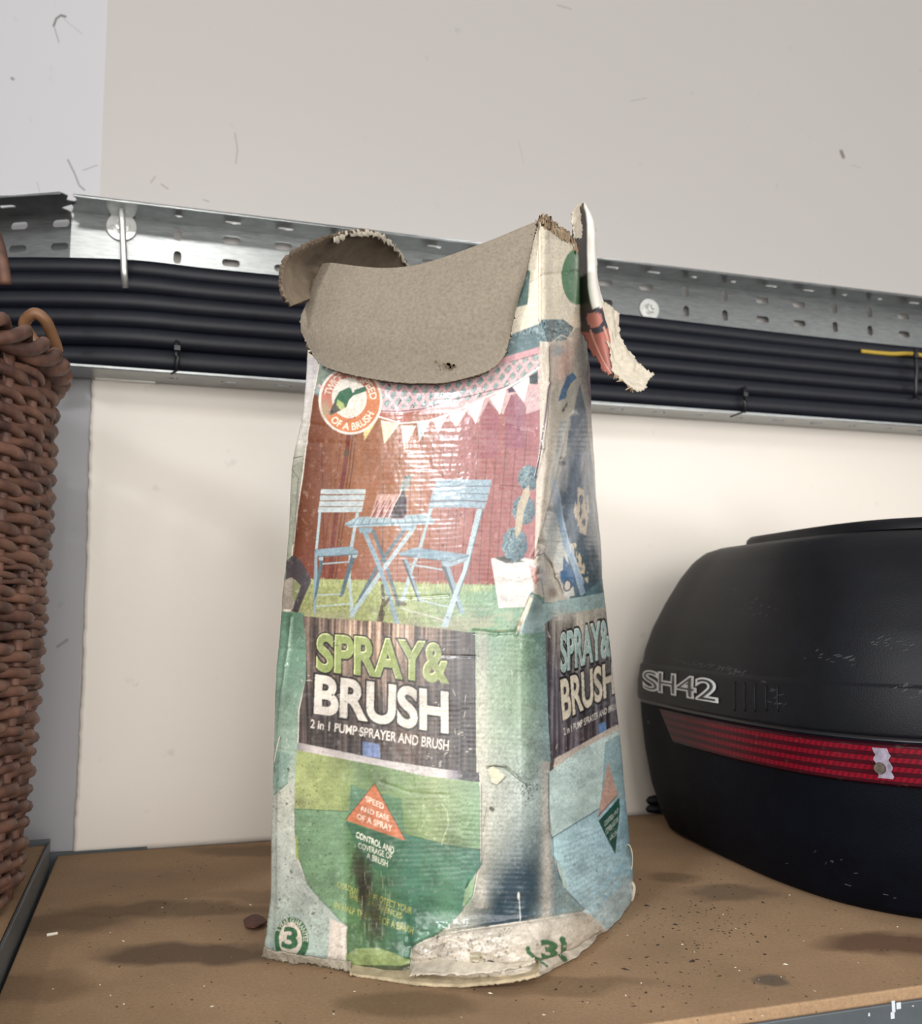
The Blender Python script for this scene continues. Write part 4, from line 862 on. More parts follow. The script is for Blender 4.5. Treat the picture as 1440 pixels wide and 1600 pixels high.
poly([(857, 1207), (905, 1172), (963, 1142), (1040, 1120), (1040, 1255), (968, 1250), (935, 1264), (862, 1309)], '#b6d2d2', tex=(14, 10, .2), seed=9); poly([(945, 1160), (963, 1150), (1040, 1120), (1040, 1260), (960, 1262), (938, 1262)], '#7aa2b0', .75)
grad([(862, 1309), (935, 1264), (975, 1248), (1040, 1230), (1040, 1500), (940, 1448), (915, 1424), (884, 1391), (868, 1345), (862, 1335)], [(860, '#a6cbd6'), (930, '#a4cbda'), (985, '#82b0c2')], 0, (14, 5, .2), 91)
line([(857, 1208), (858, 1300), (863, 1309), (864, 1338), (868, 1345), (874, 1372), (884, 1391), (915, 1424)], 1.5, '#41606c', .8); line([(862, 1309), (935, 1264)], 1.6, '#41606c', .85); poly([(869, 1342), (874, 1346), (884, 1380), (888, 1390), (880, 1386)], '#a4c0bc')
for k in range(14): y_ = 1316+k*8; line([(872+k*2, y_), (938, y_-26)], 1.3, '#54809a', .35)
poly([(949, 1190), (934, 1276), (966, 1241)], '#bb9a8c', tex=(4, 4, .14)); line([(934, 1276), (966, 1241)], 2, '#8c7468'); poly([(935, 1283), (968, 1246), (969, 1260), (961, 1335)], '#1b5a50')
text('CONTROL AND', (944, 1284), (966, 1262), (966, 1269), (945, 1292), '#b9c9c0', .01); text('COVERAGE OF', (946, 1296), (966, 1275), (966, 1283), (947, 1305), '#b9c9c0', .01); text('A BRUSH', (952, 1308), (964, 1296), (964, 1304), (953, 1314), '#b9c9c0', .01)
poly([(915, 1424), (945, 1405), (1040, 1330), (1040, 1500), (942, 1446)], '#9dbac4', tex=(8, 8, .3)); line([(915, 1424), (948, 1398), (963, 1380), (958, 1368)], 1.5, '#b8c8cc', .8)
for k in range(50):
    x_ = rg.uniform(930, 985); y_ = 1420-(x_-930)*.6+rg.normal(0, 18); line([(x_, y_), (x_+rg.uniform(1, 5), y_-rg.uniform(1, 5))], 1.2, '#b9c4c2', .6)
# --- white crushed foot
wf = [(640, 1482), (660, 1470), (692, 1457), (760, 1446), (830, 1437), (880, 1429), (916, 1424), (942, 1446), (1040, 1400), (1040, 1560), (640, 1560), (637, 1510)]
wf = [(640, 1482), (660, 1470), (692, 1457), (760, 1446), (830, 1437), (880, 1429), (916, 1424), (942, 1446), (940, 1465), (950, 1560), (640, 1560), (637, 1510)]
poly(wf, '#c4bdb0', tex=(18, 12, .12)); mottle([(650, 1470), (800, 1450), (800, 1520), (640, 1520)], [('#a39a86', .66)], 8, 77, .5)
poly([(733, 1490), (750, 1486), (757, 1500), (735, 1508)], '#a39c82'); ell(766, 1503, 6, 3, '#2a2420', .9); ell(790, 1508, 5, 2.5, '#3b332c', .6)
for P, w_ in (([(824, 1481), (826, 1488), (836, 1497), (848, 1502)], 6), ([(850, 1502), (856, 1511)], 4), ([(876, 1467), (880, 1480), (884, 1500)], 9)): line(P, w_, '#2f7048')
text('3', (845, 1469), (867, 1472), (869, 1498), (849, 1498), '#2f7048', .05); text('E', (878, 1476), (883, 1476), (884, 1480), (879, 1480), '#cfd6c8', .01); text('H', (881, 1492), (886, 1492), (887, 1497), (882, 1497), '#cfd6c8', .01)
for P, w_ in (([(648, 1513), (700, 1511), (790, 1511), (850, 1506), (890, 1491), (938, 1460)], 1.6), ([(640, 1481), (660, 1492), (700, 1470)], 1.2), ([(800, 1514), (822, 1509), (840, 1512)], 1.2)): line(P, w_, '#4f4636', .7)
# --- dirt everywhere: specks, cracks and worn spots
for k in range(1500):
    x_ = rg.uniform(420, 990); y_ = rg.uniform(940, 1540) if k % 5 else rg.uniform(540, 1000); r_ = abs(rg.normal(0, .45))+.3; ell(x_, y_, r_*rg.uniform(.6, 2), r_, '#2f2d24', rg.uniform(.2, .6), rot=rg.uniform(0, 3))
for k in range(260):
    x_ = rg.uniform(425, 520); y_ = rg.uniform(1180, 1490); r_ = abs(rg.normal(0, .6))+.35; ell(x_, y_, r_*rg.uniform(.6, 2), r_, '#2b2a22', rg.uniform(.2, .6), rot=rg.uniform(0, 3))
for k in range(220):
    x_ = rg.uniform(650, 800); y_ = rg.uniform(1450, 1530); r_ = abs(rg.normal(0, .8))+.4; ell(x_, y_, r_, r_, '#4c4436', .6)
f = fbm(xx/26, yy/26, 101, 5); g_ = np.clip((f-.46)*3.2, 0, 1)*(.35+.65*(yy > 930)); cv *= (1-.24*g_)[..., None]
f = fbm(xx/5, yy/7, 102, 4); cv += (np.clip((f-.66)*5, 0, 1)*.16)[..., None]*lin('#cfc8ba')
f = fbm(xx/1.7, yy/1.9, 103, 3); cv *= (1-.34*np.clip(f-.42, 0, 1)*(.4+1.2*fbm(xx/60, yy/60, 104, 3))*2)[..., None]
for k in range(18):                                                    # fold cracks where the ply shows
    x_ = rg.uniform(440, 900); y_ = rg.uniform(980, 1230); line([(x_, y_), (x_+rg.uniform(-4, 4), y_+rg.uniform(2, 10))], 1.2, '#c9c4b8', .6)
for x_, y_ in [(481, 1063), (690, 1100), (720, 1148), (735, 1172), (700, 1178), (672, 1182), (684, 1195), (566, 1145), (530, 1092)]:
    for k in range(7): ell(x_+rg.normal(0, 4), y_+rg.normal(0, 3), abs(rg.normal(0, 1.2))+.4, .7, '#cfcabf', .7)
k_ = np.array([.25, .5, .25])
for ax in (0, 1): cv = k_[0]*np.roll(cv, 1, ax)+k_[1]*cv+k_[2]*np.roll(cv, -1, ax)
lum = (cv*[.2126, .7152, .0722]).sum(-1, keepdims=True); cv = np.clip((lum+(cv-lum)*.77)*[1.0, .965, .915], 0, 1)**1.13      # sun-bleached, soiled inks
def sample(x, y):
    u = np.clip((x-X0)*SS-.5, 0, CW-1.001); v = np.clip((y-Y0)*SS-.5, 0, CH-1.001); i = u.astype(int); j = v.astype(int); a = (u-i)[..., None]; b_ = (v-j)[..., None]
    return (cv[j, i]*(1-a)+cv[j, i+1]*a)*(1-b_)+(cv[j+1, i]*(1-a)+cv[j+1, i+1]*a)*b_
# ------------------------------------------------------------------ the tall cardboard carton
# control net: for heights z, where the upright edges of the crushed carton stand (picture column, distance)
COLS = ['L', 'Lc', 'M', 'B', 'E', 'C', 'D', 'F', 'R']
NET = {  # z: columns, distances
 .000: ([413, 425, 620, 735, 806, 872, 915, 950, 985], [.716, .704, .671, .659, .660, .684, .720, .765, .846]),
 .008: ([415, 427, 620, 735, 806, 874, 917, 952, 988], [.716, .704, .670, .653, .652, .679, .720, .765, .848]),
 .024: ([419, 430, 620, 738, 806, 876, 919, 952, 988], [.716, .704, .672, .651, .649, .677, .722, .768, .852]),
 .042: ([423, 432, 620, 743, 806, 872, 916, 948, 984], [.716, .705, .673, .660, .659, .684, .726, .770, .852]),
 .055: ([424, 432, 618, 745, 806, 870, 912, 945, 982], [.716, .705, .672, .659, .659, .684, .726, .770, .852]),
 .100: ([426, 433, 612, 750, 808, 862, 906, 938, 974], [.718, .706, .673, .659, .659, .684, .726, .772, .852]),
 .150: ([429, 437, 612, 748, 808, 858, 898, 930, 965], [.720, .708, .675, .661, .660, .686, .728, .774, .852]),
 .200: ([433, 446, 612, 748, 808, 856, 890, 922, 955], [.722, .711, .678, .663, .661, .690, .728, .775, .852]),
 .230: ([438, 452, 615, 750, 812, 850, 878, 914, 949], [.724, .713, .680, .665, .660, .690, .728, .775, .852]),
 .250: ([441, 456, 618, 752, 824, 850, 868, 910, 945], [.725, .714, .681, .667, .662, .696, .742, .778, .852]),
 .275: ([446, 460, 622, 754, 836, 848, 860, 906, 941], [.727, .716, .683, .670, .670, .700, .762, .780, .852]),
 .300: ([451, 464, 625, 756, 840, 856, 868, 905, 938], [.729, .718, .685, .672, .672, .700, .766, .780, .852]),
 .350: ([456, 471, 630, 760, 845, 870, 887, 908, 930], [.732, .722, .689, .675, .674, .702, .764, .784, .850]),
 .400: ([474, 487, 635, 760, 846, 874, 896, 911, 925], [.735, .726, .693, .678, .676, .702, .756, .788, .848]),
 .450: ([482, 493, 640, 760, 843, 868, 897, 909, 921], [.738, .730, .696, .680, .678, .700, .745, .790, .845]),
 .500: ([489, 499, 640, 760, 843, 863, 900, 906, 912], [.741, .733, .699, .682, .680, .698, .742, .785, .840]),
 .540: ([494, 504, 640, 760, 845, 862, 902, 906, 909], [.744, .735, .701, .684, .682, .697, .742, .785, .838])}
zk = np.array(sorted(NET)); PXC = np.array([NET[z][0] for z in zk], float); YC = np.array([NET[z][1] for z in zk], float)
NV = 900
vgrid = np.linspace(0, 1, NV)
def top_z(t):      # torn rim height round the carton, t = column coordinate
    tt = [0, 1, 2, 3, 3.7, 4, 5, 5.7, 6, 6.4, 7, 7.7, 8, 9, 10, 11]; zz = [.505, .503, .486, .490, .518, .529, .533, .532, .531, .530, .525, .520, .505, .515, .510, .505]
    return np.interp(t, tt, zz)
nseg = [14, 170, 120, 70, 64, 52, 46, 52, 14, 26, 14]
tcol = np.concatenate([np.linspace(i, i+1, n, endpoint=False) for i, n in enumerate(nseg)]); NU = len(tcol)
ztop = top_z(tcol)+(np.abs((tcol-5.2)) < 1.4)*(.005*(fbm(tcol*9, tcol*0, 3, 3)-.5)+.0025*(fbm(tcol*45, tcol*0, 5, 2)-.5))
def net_rows(zs):
    """plan polygon (11 corners) at each height"""
    px = np.stack([pchip(zk, PXC[:, j], zs) for j in range(9)], 1); Y = np.stack([pchip(zk, YC[:, j], zs) for j in range(9)], 1)
    depth = Y*cp+(zs[:, None]-CAM_H)*sp; X = (px-720)/FPX*depth
    P = np.stack([X, Y], -1)
    BR = P[:, 8]+np.array([-.018, .028]); BL = P[:, 0]+(P[:, 8]-P[:, 4])*.93
    return np.concatenate([P, BR[:, None], BL[:, None]], 1)
zfull = np.linspace(0, .54, 1400); POLY = net_rows(zfull)           # [nz, 11, 2]
def ring_at(zi):
    """carton outline at a height, sampled at tcol"""
    k = int(round(zi/.54*1399)); Q = POLY[min(k, 1399)]; ext = np.concatenate([Q[-2:], Q, Q[:2]], 0); ti = np.arange(-2, 13)
    return np.stack([pchip(ti, ext[:, 0], tcol), pchip(ti, ext[:, 1], tcol)], -1)
RINGS = np.stack([ring_at(z) for z in np.linspace(0, .54, 400)])     # [400, NU, 2]
def carton_at(v, inset=0.0):
    Z = v[:, None]*ztop[None]; f_ = np.clip(Z/.54*399, 0, 398.999); i = f_.astype(int); w = (f_-i)[..., None]; j = np.arange(NU)[None].repeat(len(v), 0)
    XY = RINGS[i, j]*(1-w)+RINGS[i+1, j]*w
    return np.concatenate([XY, Z[..., None]], -1)
S = carton_at(vgrid)
LX, LY = seen(S); LX = LX.copy(); LY = LY.copy()                     # print layout coordinate of every point of the sheet
hid = (tcol > 8.0) | (tcol < 0.0)
du = np.gradient(S, axis=1); dv_ = np.gradient(S, axis=0); N = np.cross(du, dv_); N /= np.linalg.norm(N, axis=-1, keepdims=True)+1e-12
# crumples: fluting, dents, creases and cracks in the board
x, y = LX, LY
disp = .000030*np.sin(2*math.pi*(y+.06*(x-640)*np.sign(720-x)*.5)/7.6+3*fbm(x/60, y/40, 7, 2))*(.3+1.2*fbm(x/50, y/40, 8, 2))
disp += .0014*(fbm(x/70, y/90, 11, 3)-.5)+.00045*(fbm(x/22, y/26, 12, 3)-.5)+.00012*(fbm(x/7, y/8, 13, 3)-.5)
gl_ = np.exp(-((x-690)/90)**2-((y-690)/120)**2); disp += gl_*.00022*(fbm(x/5, y/8, 14, 3)-.5)+gl_*.00004*np.sin(y/2.1+2*fbm(x/20, y/20, 3, 2))
lo_ = np.clip((y-1440)/30, 0, 1)*(x > 630); disp += lo_*(.005*(fbm(x/40, y/16, 15, 3)-.5)+.0012*(fbm(x/10, y/8, 16, 3)-.5))
lo2 = np.clip((y-1380)/60, 0, 1); disp += lo2*.0012*(fbm(x/18, y/18, 17, 3)-.5)
rt_ = np.clip((x-835)/15, 0, 1)*np.clip((960-y)/40, 0, 1)*np.clip((y-500)/30, 0, 1); disp += rt_*.0018*(fbm(x/16, y/50, 18, 3)-.5)
rb_ = np.clip((x-900)/30, 0, 1)*np.clip((y-1330)/40, 0, 1); disp += rb_*.0035*(fbm(x/22, y/18, 19, 3)-.5)
def crease(P, depth, w, fade=False):
    global disp
    P = np.array(P, float)
    for (x1, y1), (x2, y2) in zip(P[:-1], P[1:]):
        rows = np.where((y.max(1) > min(y1, y2)-4*w) & (y.min(1) < max(y1, y2)+4*w))[0]
        if not len(rows): continue
        s = slice(rows[0], rows[-1]+1); a, b_ = x[s], y[s]; dx, dy = x2-x1, y2-y1; t = np.clip(((a-x1)*dx+(b_-y1)*dy)/(dx*dx+dy*dy), 0, 1)
        d = np.hypot(a-x1-t*dx, b_-y1-t*dy); disp[s] -= depth*np.exp(-(d/w)**2)*(t*t*(3-2*t) if fade else 1)
crease([(740, 986), (775, 990), (806, 988)], .0010, 3); crease([(630, 1385), (637, 1512)], .0042, 8, True); crease([(541, 1380), (539, 1450), (540, 1512)], .0010, 4)
crease([(690, 850), (745, 848), (790, 843), (830, 850)], .0003, 3, True); crease([(780, 760), (835, 765)], .0005, 3); crease([(790, 660), (835, 668)], .0005, 4); crease([(470, 690), (540, 694)], .0006, 4); crease([(470, 660), (520, 668)], .0005, 3)
crease([(780, 900), (810, 905), (843, 896)], .0010, 4); crease([(765, 870), (800, 880), (845, 876)], .0010, 5, True); crease([(806, 992), (812, 975), (830, 930)], .0016, 3); crease([(836, 870), (846, 850), (862, 800), (880, 720), (897, 650)], .0020, 5); crease([(852, 870), (870, 900), (884, 930)], .0016, 4)
crease([(640, 1480), (690, 1458), (760, 1447), (830, 1438), (880, 1430), (916, 1425)], .0018, 3); crease([(650, 1512), (720, 1512), (790, 1512), (850, 1507), (890, 1492), (940, 1460)], .0034, 5); crease([(600, 932), (640, 934), (700, 930)], .0004, 2); crease([(455, 965), (447, 1040), (438, 1110), (431, 1200)], -.0008, 3)
crease([(843, 345), (843, 500), (856, 540), (856, 600), (848, 700), (838, 745)], -.0010, 2.5); crease([(760, 1199), (790, 1200), (826, 1228)], .0008, 2); crease([(430, 1170), (465, 1176)], .0005, 2.5); crease([(436, 1012), (478, 1016)], .0004, 2.5); crease([(690, 1024), (745, 1026)], .0004, 2)
crease([(846, 430), (905, 424)], .0005, 2.5); crease([(846, 372), (905, 376)], .0006, 4); crease([(915, 1424), (948, 1398), (963, 1378)], .0014, 3); crease([(595, 1222), (640, 1238), (700, 1243)], .0002, 2.5)
vis_w = np.where(hid, 0, 1.0)[None]
S2 = S+N*(disp*vis_w)[..., None]
S2[..., 2] = np.maximum(S2[..., 2], .0006)
carton = empty('cardboard_carton', (0.02, .76, 0), 'tall battered cardboard sprayer carton printed with garden furniture, its top flaps torn open', 'carton')
pm, t, b = new_mat('glossy_printed_board'); an = nd(t, 'ShaderNodeAttribute'); an.attribute_name = 'print'
t.links.new(an.outputs['Color'], b.inputs['Base Color'])
g = nd(t, 'ShaderNodeNewGeometry'); n = nd(t, 'ShaderNodeTexNoise'); n.inputs['Scale'].default_value = 55; n.inputs['Detail'].default_value = 6; t.links.new(g.outputs['Position'], n.inputs[0])
r = nd(t, 'ShaderNodeMapRange'); r.inputs[1].default_value = .35; r.inputs[2].default_value = .7; r.inputs[3].default_value = .34; r.inputs[4].default_value = .62; t.links.new(n.outputs[0], r.inputs[0])
t.links.new(r.outputs[0], b.inputs['Roughness']); b.inputs['Specular IOR Level'].default_value = .3; b.inputs['Coat Weight'].default_value = .8; b.inputs['Coat Roughness'].default_value = .24
body = grid_mesh('printed_sleeve', S2, pm, carton, wrap_u=True)
colr = sample(LX, LY); colr[:, hid] = lin('#a9a79a'); color_attr(body, colr)
vl = np.linspace(.78, 1, 24); I = carton_at(vl)[:, ::6]; cI = I.mean(1, keepdims=True); dI = I-cI; dI[..., 2] = 0; I = I-dI/np.linalg.norm(dI, axis=-1, keepdims=True)*.006; I[..., 2] = I[..., 2]*.994+.002
inner = grid_mesh('inner_liner', I, kraft_dark, carton, wrap_u=True, flip=True)
m = MB(); base = carton_at(np.array([0., .005]))[0, ::6]; base = base.mean(0)+(base-base.mean(0))*.95; m.add(base+np.array([0, 0, .003]), [tuple(range(len(base)))]); m.build('base_panel', kraft_dark, carton)
def coons(top, bot, left, right, nu, nv):
    """surface patch between four boundary curves given as lists of 3-d points"""
    T, B_, L_, R_ = spline(top, nu), spline(bot, nu), spline(left, nv), spline(right, nv); u = np.linspace(0, 1, nu)[None, :, None]; v = np.linspace(0, 1, nv)[:, None, None]
    return (1-v)*T[None]+v*B_[None]+(1-u)*L_[:, None]+u*R_[:, None]-((1-u)*(1-v)*T[0]+u*(1-v)*T[-1]+(1-u)*v*B_[0]+u*v*B_[-1])
def rough(P, amp, sc, seed):
    nv_, nu_ = P.shape[:2]; gv, gu_ = np.mgrid[0:nv_, 0:nu_]; nrm = np.cross(np.gradient(P, axis=1), np.gradient(P, axis=0)); nrm /= np.linalg.norm(nrm, axis=-1, keepdims=True)+1e-9
    return P+nrm*(amp*(fbm(gu_/sc, gv/sc, seed, 4)-.5))[..., None]
def jag(P, amp, seed):   # ragged boundary
    nv_, nu_ = P.shape[:2]; r_ = np.random.default_rng(seed); Q = P.copy(); Q[-1] += r_.normal(0, amp, (nu_, 3)); Q[:, 0] += r_.normal(0, amp, (nv_, 3)); Q[:, -1] += r_.normal(0, amp, (nv_, 3)); return Q
A3 = lambda L: [at(*q) for q in L]
# front flap, folded out and down, grey inside showing
top = A3([(503, 412, .737), (520, 411, .730), (560, 416, .711), (605, 419, .701), (650, 414, .693), (690, 403, .686), (730, 389, .681), (775, 372, .677), (815, 355, .676), (840, 345, .677)])
left = A3([(503, 412, .737), (490, 440, .734), (478, 474, .732), (469, 500, .728), (471, 520, .726)])
right = A3([(840, 345, .677), (833, 375, .674), (822, 428, .672), (809, 472, .671), (797, 525, .670)])
bot = A3([(471, 520, .726), (484, 545, .720), (500, 569, .713), (535, 582, .703), (580, 592, .692), (630, 598, .683), (690, 598, .674), (738, 588, .668), (772, 574, .667), (789, 553, .668), (797, 525, .670)])
FP = coons(top, bot, left, right, 150, 110)
v = np.linspace(0, 1, 110)[:, None]; u = np.linspace(0, 1, 150)[None]
FP[..., 1] -= .009*np.sin(math.pi*v)**1.7*np.sin(math.pi*np.clip(u, 0, 1))**.7
FP = rough(FP, .0012, 24, 3); FP = rough(FP, .00012, 4, 6)
fl = jag(FP, .00025, 1); ff = grid_mesh('front_flap', fl, kraft, carton, thick=.0028, offset=-1, flip=True); ff.data.materials.append(torn_dark); ff.modifiers[0].material_offset_rim = 1; ff['label'] = 'bare grey board flap folded down over the front'
m = MB()
q = at(681, 583, .664); gv = np.random.default_rng(2)
for k in range(14): c = FP[96, 93]+np.array([gv.normal(0, .004), -.0022, gv.normal(0, .0016)]); m.disc(c, (0, -1, 0), gv.uniform(.0006, .0014), .0003, 7)
m.build('dirt_spot', simple('brown_dirt', '#5a4c38', rough=.9), ff)
# left flap, curled up behind, its inside in shade
top = A3([(455, 478, .700), (441, 455, .690), (440, 428, .690), (448, 404, .694), (474, 387, .705), (505, 373, .722), (535, 366, .742), (565, 362, .765), (598, 370, .800), (620, 392, .84), (638, 415, .880)])
bot = A3([(492, 462, .735), (494, 450, .742), (497, 440, .752), (500, 430, .765), (508, 428, .785), (525, 435, .810), (545, 440, .835), (565, 440, .855), (590, 440, .872), (612, 440, .88), (640, 440, .885)])
T_, B_ = spline(top, 130), spline(bot, 130); w = np.linspace(0, 1, 40)[:, None, None]
LF = T_[None]*(1-w)+B_[None]*w; bow = (np.sin(math.pi*np.linspace(0, 1, 40))**.8)[:, None]*np.sin(math.pi*np.linspace(0, 1, 130))[None]
LF[..., 1] += .022*bow; LF[..., 2] += .006*bow; LF[..., 0] -= .003*bow
LF = rough(LF, .002, 14, 8); LFj = LF.copy(); rr_ = np.random.default_rng(7); LFj[0] += rr_.normal(0, .0006, (130, 3))
lf = grid_mesh('side_flap', LFj, kraft_dark, carton, thick=.0024, offset=1); lf.data.materials.append(torn_dark); lf.modifiers[0].material_offset_rim = 1; lf['label'] = 'curled side flap standing up at the left'
m_ = spline(A3([(520, 369, .735), (540, 362, .748), (565, 360, .766), (590, 364, .79), (604, 372, .808), (622, 392, .845), (638, 415, .882)]), 70); low_ = m_+np.array([.001, 0, -.0045]); rr_ = np.random.default_rng(4)
TS = np.stack([m_+rr_.normal(0, .0009, (70, 3))+np.array([0, 0, .0006]), (m_+low_)/2+rr_.normal(0, .0004, (70, 3))-np.array([0, .001, 0]), low_+rr_.normal(0, .0012, (70, 3))])
grid_mesh('torn_ply', TS, torn_white, lf, thick=.0005)
# right flap, hanging outside on the far side
lft = A3([(905, 322, .785), (899, 345, .805), (896, 400, .815), (897, 450, .815), (905, 500, .80), (924, 545, .775), (948, 585, .758)])
mid = A3([(908, 320, .79), (919, 345, .780), (921, 400, .776), (923, 450, .773), (933, 500, .769), (946, 545, .761), (960, 588, .758)])
rgt = A3([(909, 318, .795), (925, 352, .790), (928, 400, .786), (931, 445, .782), (944, 490, .778), (956, 535, .773), (968, 592, .768)])
RF = np.stack([spline(q, 110) for q in (lft, mid, rgt)], 1); RF = np.stack([spline(RF[i], 24) for i in range(110)])
RF = rough(RF, .0016, 12, 5)
rfm, t, b = new_mat('flap_print_and_shade'); an = nd(t, 'ShaderNodeAttribute'); an.attribute_name = 'print'; t.links.new(an.outputs['Color'], b.inputs['Base Color']); b.inputs['Roughness'].default_value = .45
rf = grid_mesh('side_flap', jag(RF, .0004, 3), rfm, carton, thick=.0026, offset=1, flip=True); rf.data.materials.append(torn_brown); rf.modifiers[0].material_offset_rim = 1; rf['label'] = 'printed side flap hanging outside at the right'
vv = np.linspace(0, 1, 110)[:, None]; uu = np.linspace(0, 1, 24)[None]; cR = np.zeros((110, 24, 3))+lin('#cfcbc2')
ins = (uu < .5)
cR = np.where((ins & (vv < .66))[..., None], lin('#4d6f54'), cR); cR = np.where((ins & (vv >= .62))[..., None], lin('#8d5247'), cR); cR = np.where(((uu >= .5) & (vv > .62))[..., None], lin('#96584c'), cR)
cR = np.where(((uu < .50) & (vv < .74))[..., None], lin('#3a332b'), cR); dd = np.hypot((uu-.5)*3.2, (vv-.68)*14); cR = np.where((dd < 1)[..., None]+0*cR > 0, lin('#2c2a33'), cR); cR = np.where((np.hypot((uu-.45)*5, (vv-.67)*20) < .9)[..., None]+0*cR > 0, lin('#a3685c'), cR)  # dark strip paints the shade in the gap between corner and flap
for a_ in (.3, .62, .8): cR = np.where(((np.abs(uu-a_) < .03) & (vv > .72))[..., None], lin('#b98c7c'), cR)
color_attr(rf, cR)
top = A3([(938, 470, .775), (948, 474, .775), (958, 482, .776), (968, 489, .778)]); left = A3([(938, 470, .775), (944, 510, .766), (952, 552, .757), (962, 585, .75), (985, 604, .745)])
right = A3([(968, 489, .778), (966, 525, .774), (984, 549, .768), (1003, 571, .762), (1021, 584, .758)]); bot = A3([(985, 604, .745), (994, 612, .744), (1006, 608, .748), (1012, 596, .752), (1021, 584, .758)])
TP = rough(coons(top, bot, left, right, 36, 60), .006, 9, 12); TP = rough(TP, .0012, 5, 13)
tp = grid_mesh('torn_ply', jag(TP, .0006, 9), torn_white, rf, thick=.0010, flip=True); tp['label'] = 'crumpled torn paper strip dangling from the flap'
m = MB(); rr_ = np.random.default_rng(5)
for k in range(8): a_ = TP[-1-int(rr_.integers(0, 16)), int(rr_.integers(0, 4))]; m.tube([a_, a_+rr_.normal(0, .0022, 3)+np.array([-.002, 0, -.002])], [.0011, .0004], 5)
m.build('fibre', torn_brown, tp)
# ragged brown rim on the corner
k0, k1 = np.searchsorted(tcol, 3.95), np.searchsorted(tcol, 6.0); rim = S2[-1, k0:k1]; rr_ = np.random.default_rng(8); n_ = len(rim); hgt = .002+.005*fbm(np.arange(n_)/9., np.zeros(n_), 4, 3)
RM = np.stack([rim+np.array([0, -.0008, -.006])+rr_.normal(0, .0006, (n_, 3)), rim+np.array([0, -.0012, -.001])+rr_.normal(0, .0006, (n_, 3)), rim+np.stack([rr_.normal(0, .0007, n_), .002+rr_.normal(0, .0008, n_), hgt], 1), rim+np.stack([rr_.normal(0, .0006, n_)-.001, np.full(n_, .008), hgt*.4], 1)])
grid_mesh('torn_rim', RM, torn_brown, carton, smooth=False)
ear = coons(A3([(892, 334, .748), (897, 326, .75), (904, 317, .756)]), A3([(897, 372, .745), (902, 372, .75), (908, 372, .758)]), A3([(892, 334, .748), (893, 352, .744), (897, 372, .745)]), A3([(904, 317, .756), (908, 340, .758), (908, 372, .758)]), 14, 24)
grid_mesh('torn_ply', jag(rough(ear, .003, 6, 4), .0006, 4), torn_white, carton, thick=.0008, flip=True)
# crushed and torn foot of the carton
def ribbon(name, front, back, mat, seed, amp=.001, th=.0014, lab=None):
    F_, B2 = spline(front, 90), spline(back, 90); w = np.linspace(0, 1, 10)[:, None, None]; R_ = F_[None]*(1-w)+B2[None]*w; rr_ = np.random.default_rng(seed); R_[0] += .0022*(np.stack([fbm(np.arange(90)/5., np.full(90, q+seed*1.), 3, 3) for q in range(3)], 1)-.5)+rr_.normal(0, .00025, (90, 3))
    R_ = rough(R_, amp, 8, seed); R_[..., 2] = np.maximum(R_[..., 2], .0011); o_ = grid_mesh(name, R_, mat, carton, thick=th)
    if lab: o_['label'] = lab
    return o_
g0 = lambda L: [on_level(x_, y_, z_) for x_, y_, z_ in L]
ribbon('base_flap', g0([(546, 1524, .0012), (580, 1528, .0012), (640, 1537, .0012), (700, 1541, .0014), (760, 1538, .003), (810, 1533, .005), (842, 1523, .008)]), g0([(546, 1505, .003), (600, 1508, .003), (660, 1508, .004), (720, 1506, .007), (770, 1502, .008), (810, 1496, .010), (842, 1490, .012)]), simple('soiled_board', '#a8997c', rough=.9, nscale=120, namp=.3, bump=.3), 21, .0022, .0016, 'soiled cardboard base flap splayed out at the foot')
ribbon('base_flap', g0([(640, 1524, .006), (700, 1524, .009), (760, 1520, .011), (800, 1515, .012), (835, 1506, .014)]), g0([(650, 1500, .010), (700, 1500, .014), (760, 1496, .017), (800, 1490, .018), (835, 1480, .02)]), torn_white, 22, .003, .001)
ribbon('frayed_edge', g0([(410, 1494, .002), (440, 1501, .002), (480, 1506, .002), (520, 1513, .002), (548, 1517, .002)]), g0([(412, 1480, .010), (440, 1488, .009), (480, 1494, .008), (520, 1499, .007), (548, 1503, .006)]), simple('frayed_pulp', '#8c8474', rough=1, nscale=300, namp=.4, bump=.8), 23, .003, .0015)
m = MB(); m.tube(spline(A3([(975, 1318, .835), (984, 1322, .834), (988, 1340, .834), (986, 1358, .836), (981, 1368, .84)]), 24), .0005, 5); m.build('loose_fibre', torn_white, carton, True)
m = MB(); m.tube(spline(A3([(984, 1376, .84), (990, 1385, .838), (988, 1402, .838), (983, 1412, .84)]), 16), .0016, 6, flat=.5); m.build('loose_fibre', torn_white, carton, True)
m = MB(); m.tube(spline(A3([(437, 1150, .706), (432, 1170, .703), (428, 1192, .706)]), 8), .0004, 4)
m.build('loose_fibre', torn_white, carton, True)

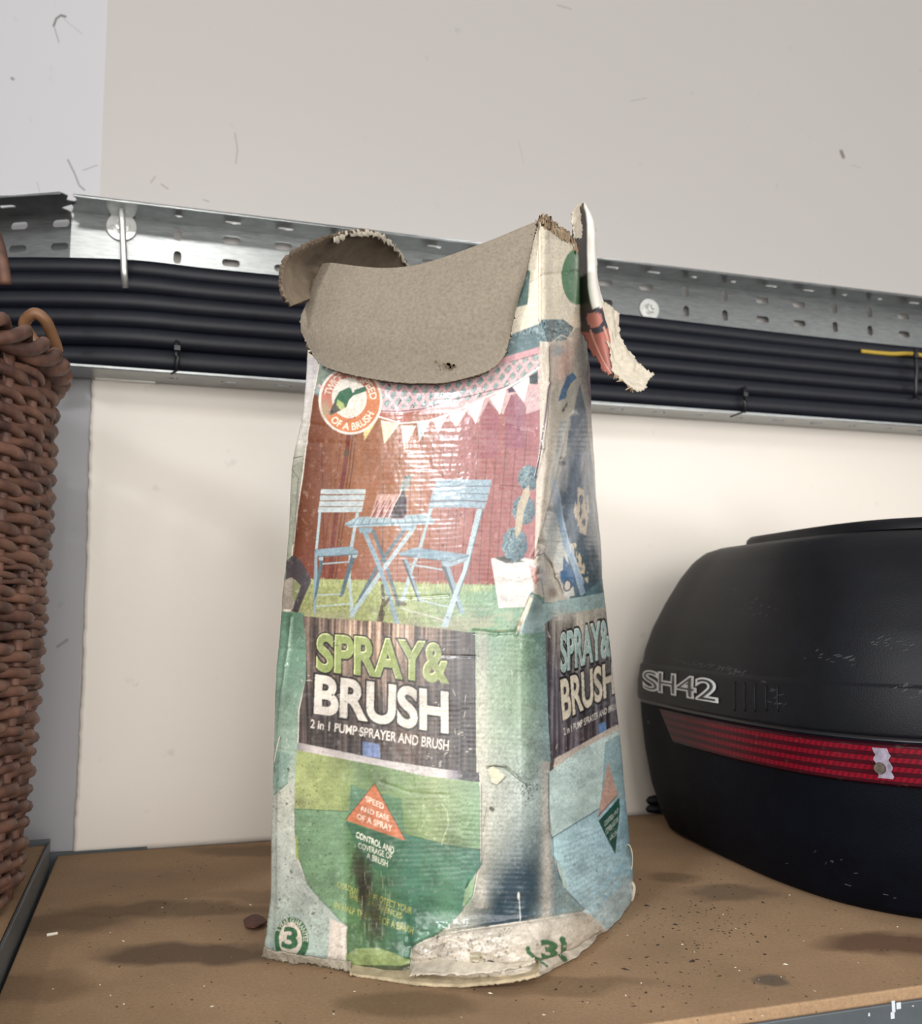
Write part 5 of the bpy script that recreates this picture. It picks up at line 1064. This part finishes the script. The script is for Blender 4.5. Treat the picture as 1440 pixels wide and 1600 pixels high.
# ------------------------------------------------------------------ small things on the shelf
m = MB(); a_ = on_level(73, 1461, .0012); b2 = on_level(90, 1458, .0014); m.tube([a_, b2], .0011, 6); tag(m.build('wood_splinter', simple('white_wood', '#d8d2c4', rough=.8), None), 'pale thin splinter lying on the brown shelf near the basket', 'splinter')
lf_ = coons(g0([(380, 1438, .001), (395, 1430, .003), (410, 1433, .002)]), g0([(384, 1450, .0012), (398, 1450, .004), (418, 1440, .003)]), g0([(380, 1438, .001), (384, 1450, .0012)]), g0([(410, 1433, .002), (418, 1440, .003)]), 12, 6)
lo = grid_mesh('dead_leaf', rough(lf_, .002, 4, 3), simple('red_brown_leaf', '#4e2a20', rough=.7, nscale=200, namp=.4), thick=.0005); tag(lo, 'small dark reddish brown dead leaf on the shelf left of the carton', 'leaf')
rr_ = np.random.default_rng(77); chips = {'dark': MB(), 'pale': MB()}
def chip(mb, x_, y_, s):
    c = on_level(x_, y_, .0); a_ = rr_.uniform(0, 3.14); d1 = np.array([math.cos(a_), math.sin(a_), 0])*s*rr_.uniform(.8, 2.2); d2 = np.array([-math.sin(a_), math.cos(a_), 0])*s*rr_.uniform(.5, 1.1); h_ = s*rr_.uniform(.4, .9)
    mb.add([c-d1, c+d2, c+d1, c-d2, c+np.array([0, 0, h_])+d1*.2], [(3, 2, 1, 0), (0, 1, 4), (1, 2, 4), (2, 3, 4), (3, 0, 4)])
for k in range(240): chip(chips['dark'], rr_.normal(1085, 60), rr_.normal(1438, 30), abs(rr_.normal(0, .0004))+.00025)
for k in range(140): chip(chips['dark'], rr_.uniform(120, 1400), rr_.uniform(1340, 1585), abs(rr_.normal(0, .0004))+.0003)
for k in range(60): chip(chips['dark'], rr_.normal(1060, 90), rr_.normal(1530, 35), abs(rr_.normal(0, .0005))+.0003)
for k in range(70): chip(chips['pale'], rr_.uniform(60, 1430), rr_.uniform(1350, 1590), abs(rr_.normal(0, .0003))+.0004)
tag(chips['dark'].build('grit', simple('dark_grit', '#2e2218', rough=.95), None), 'dark crumbs of dirt scattered over the brown shelf', 'dirt', kind='stuff')
tag(chips['pale'].build('paper_crumbs', simple('pale_crumb', '#cfc7b6', rough=.9), None), 'tiny pale paper crumbs scattered over the brown shelf', 'crumbs', kind='stuff')
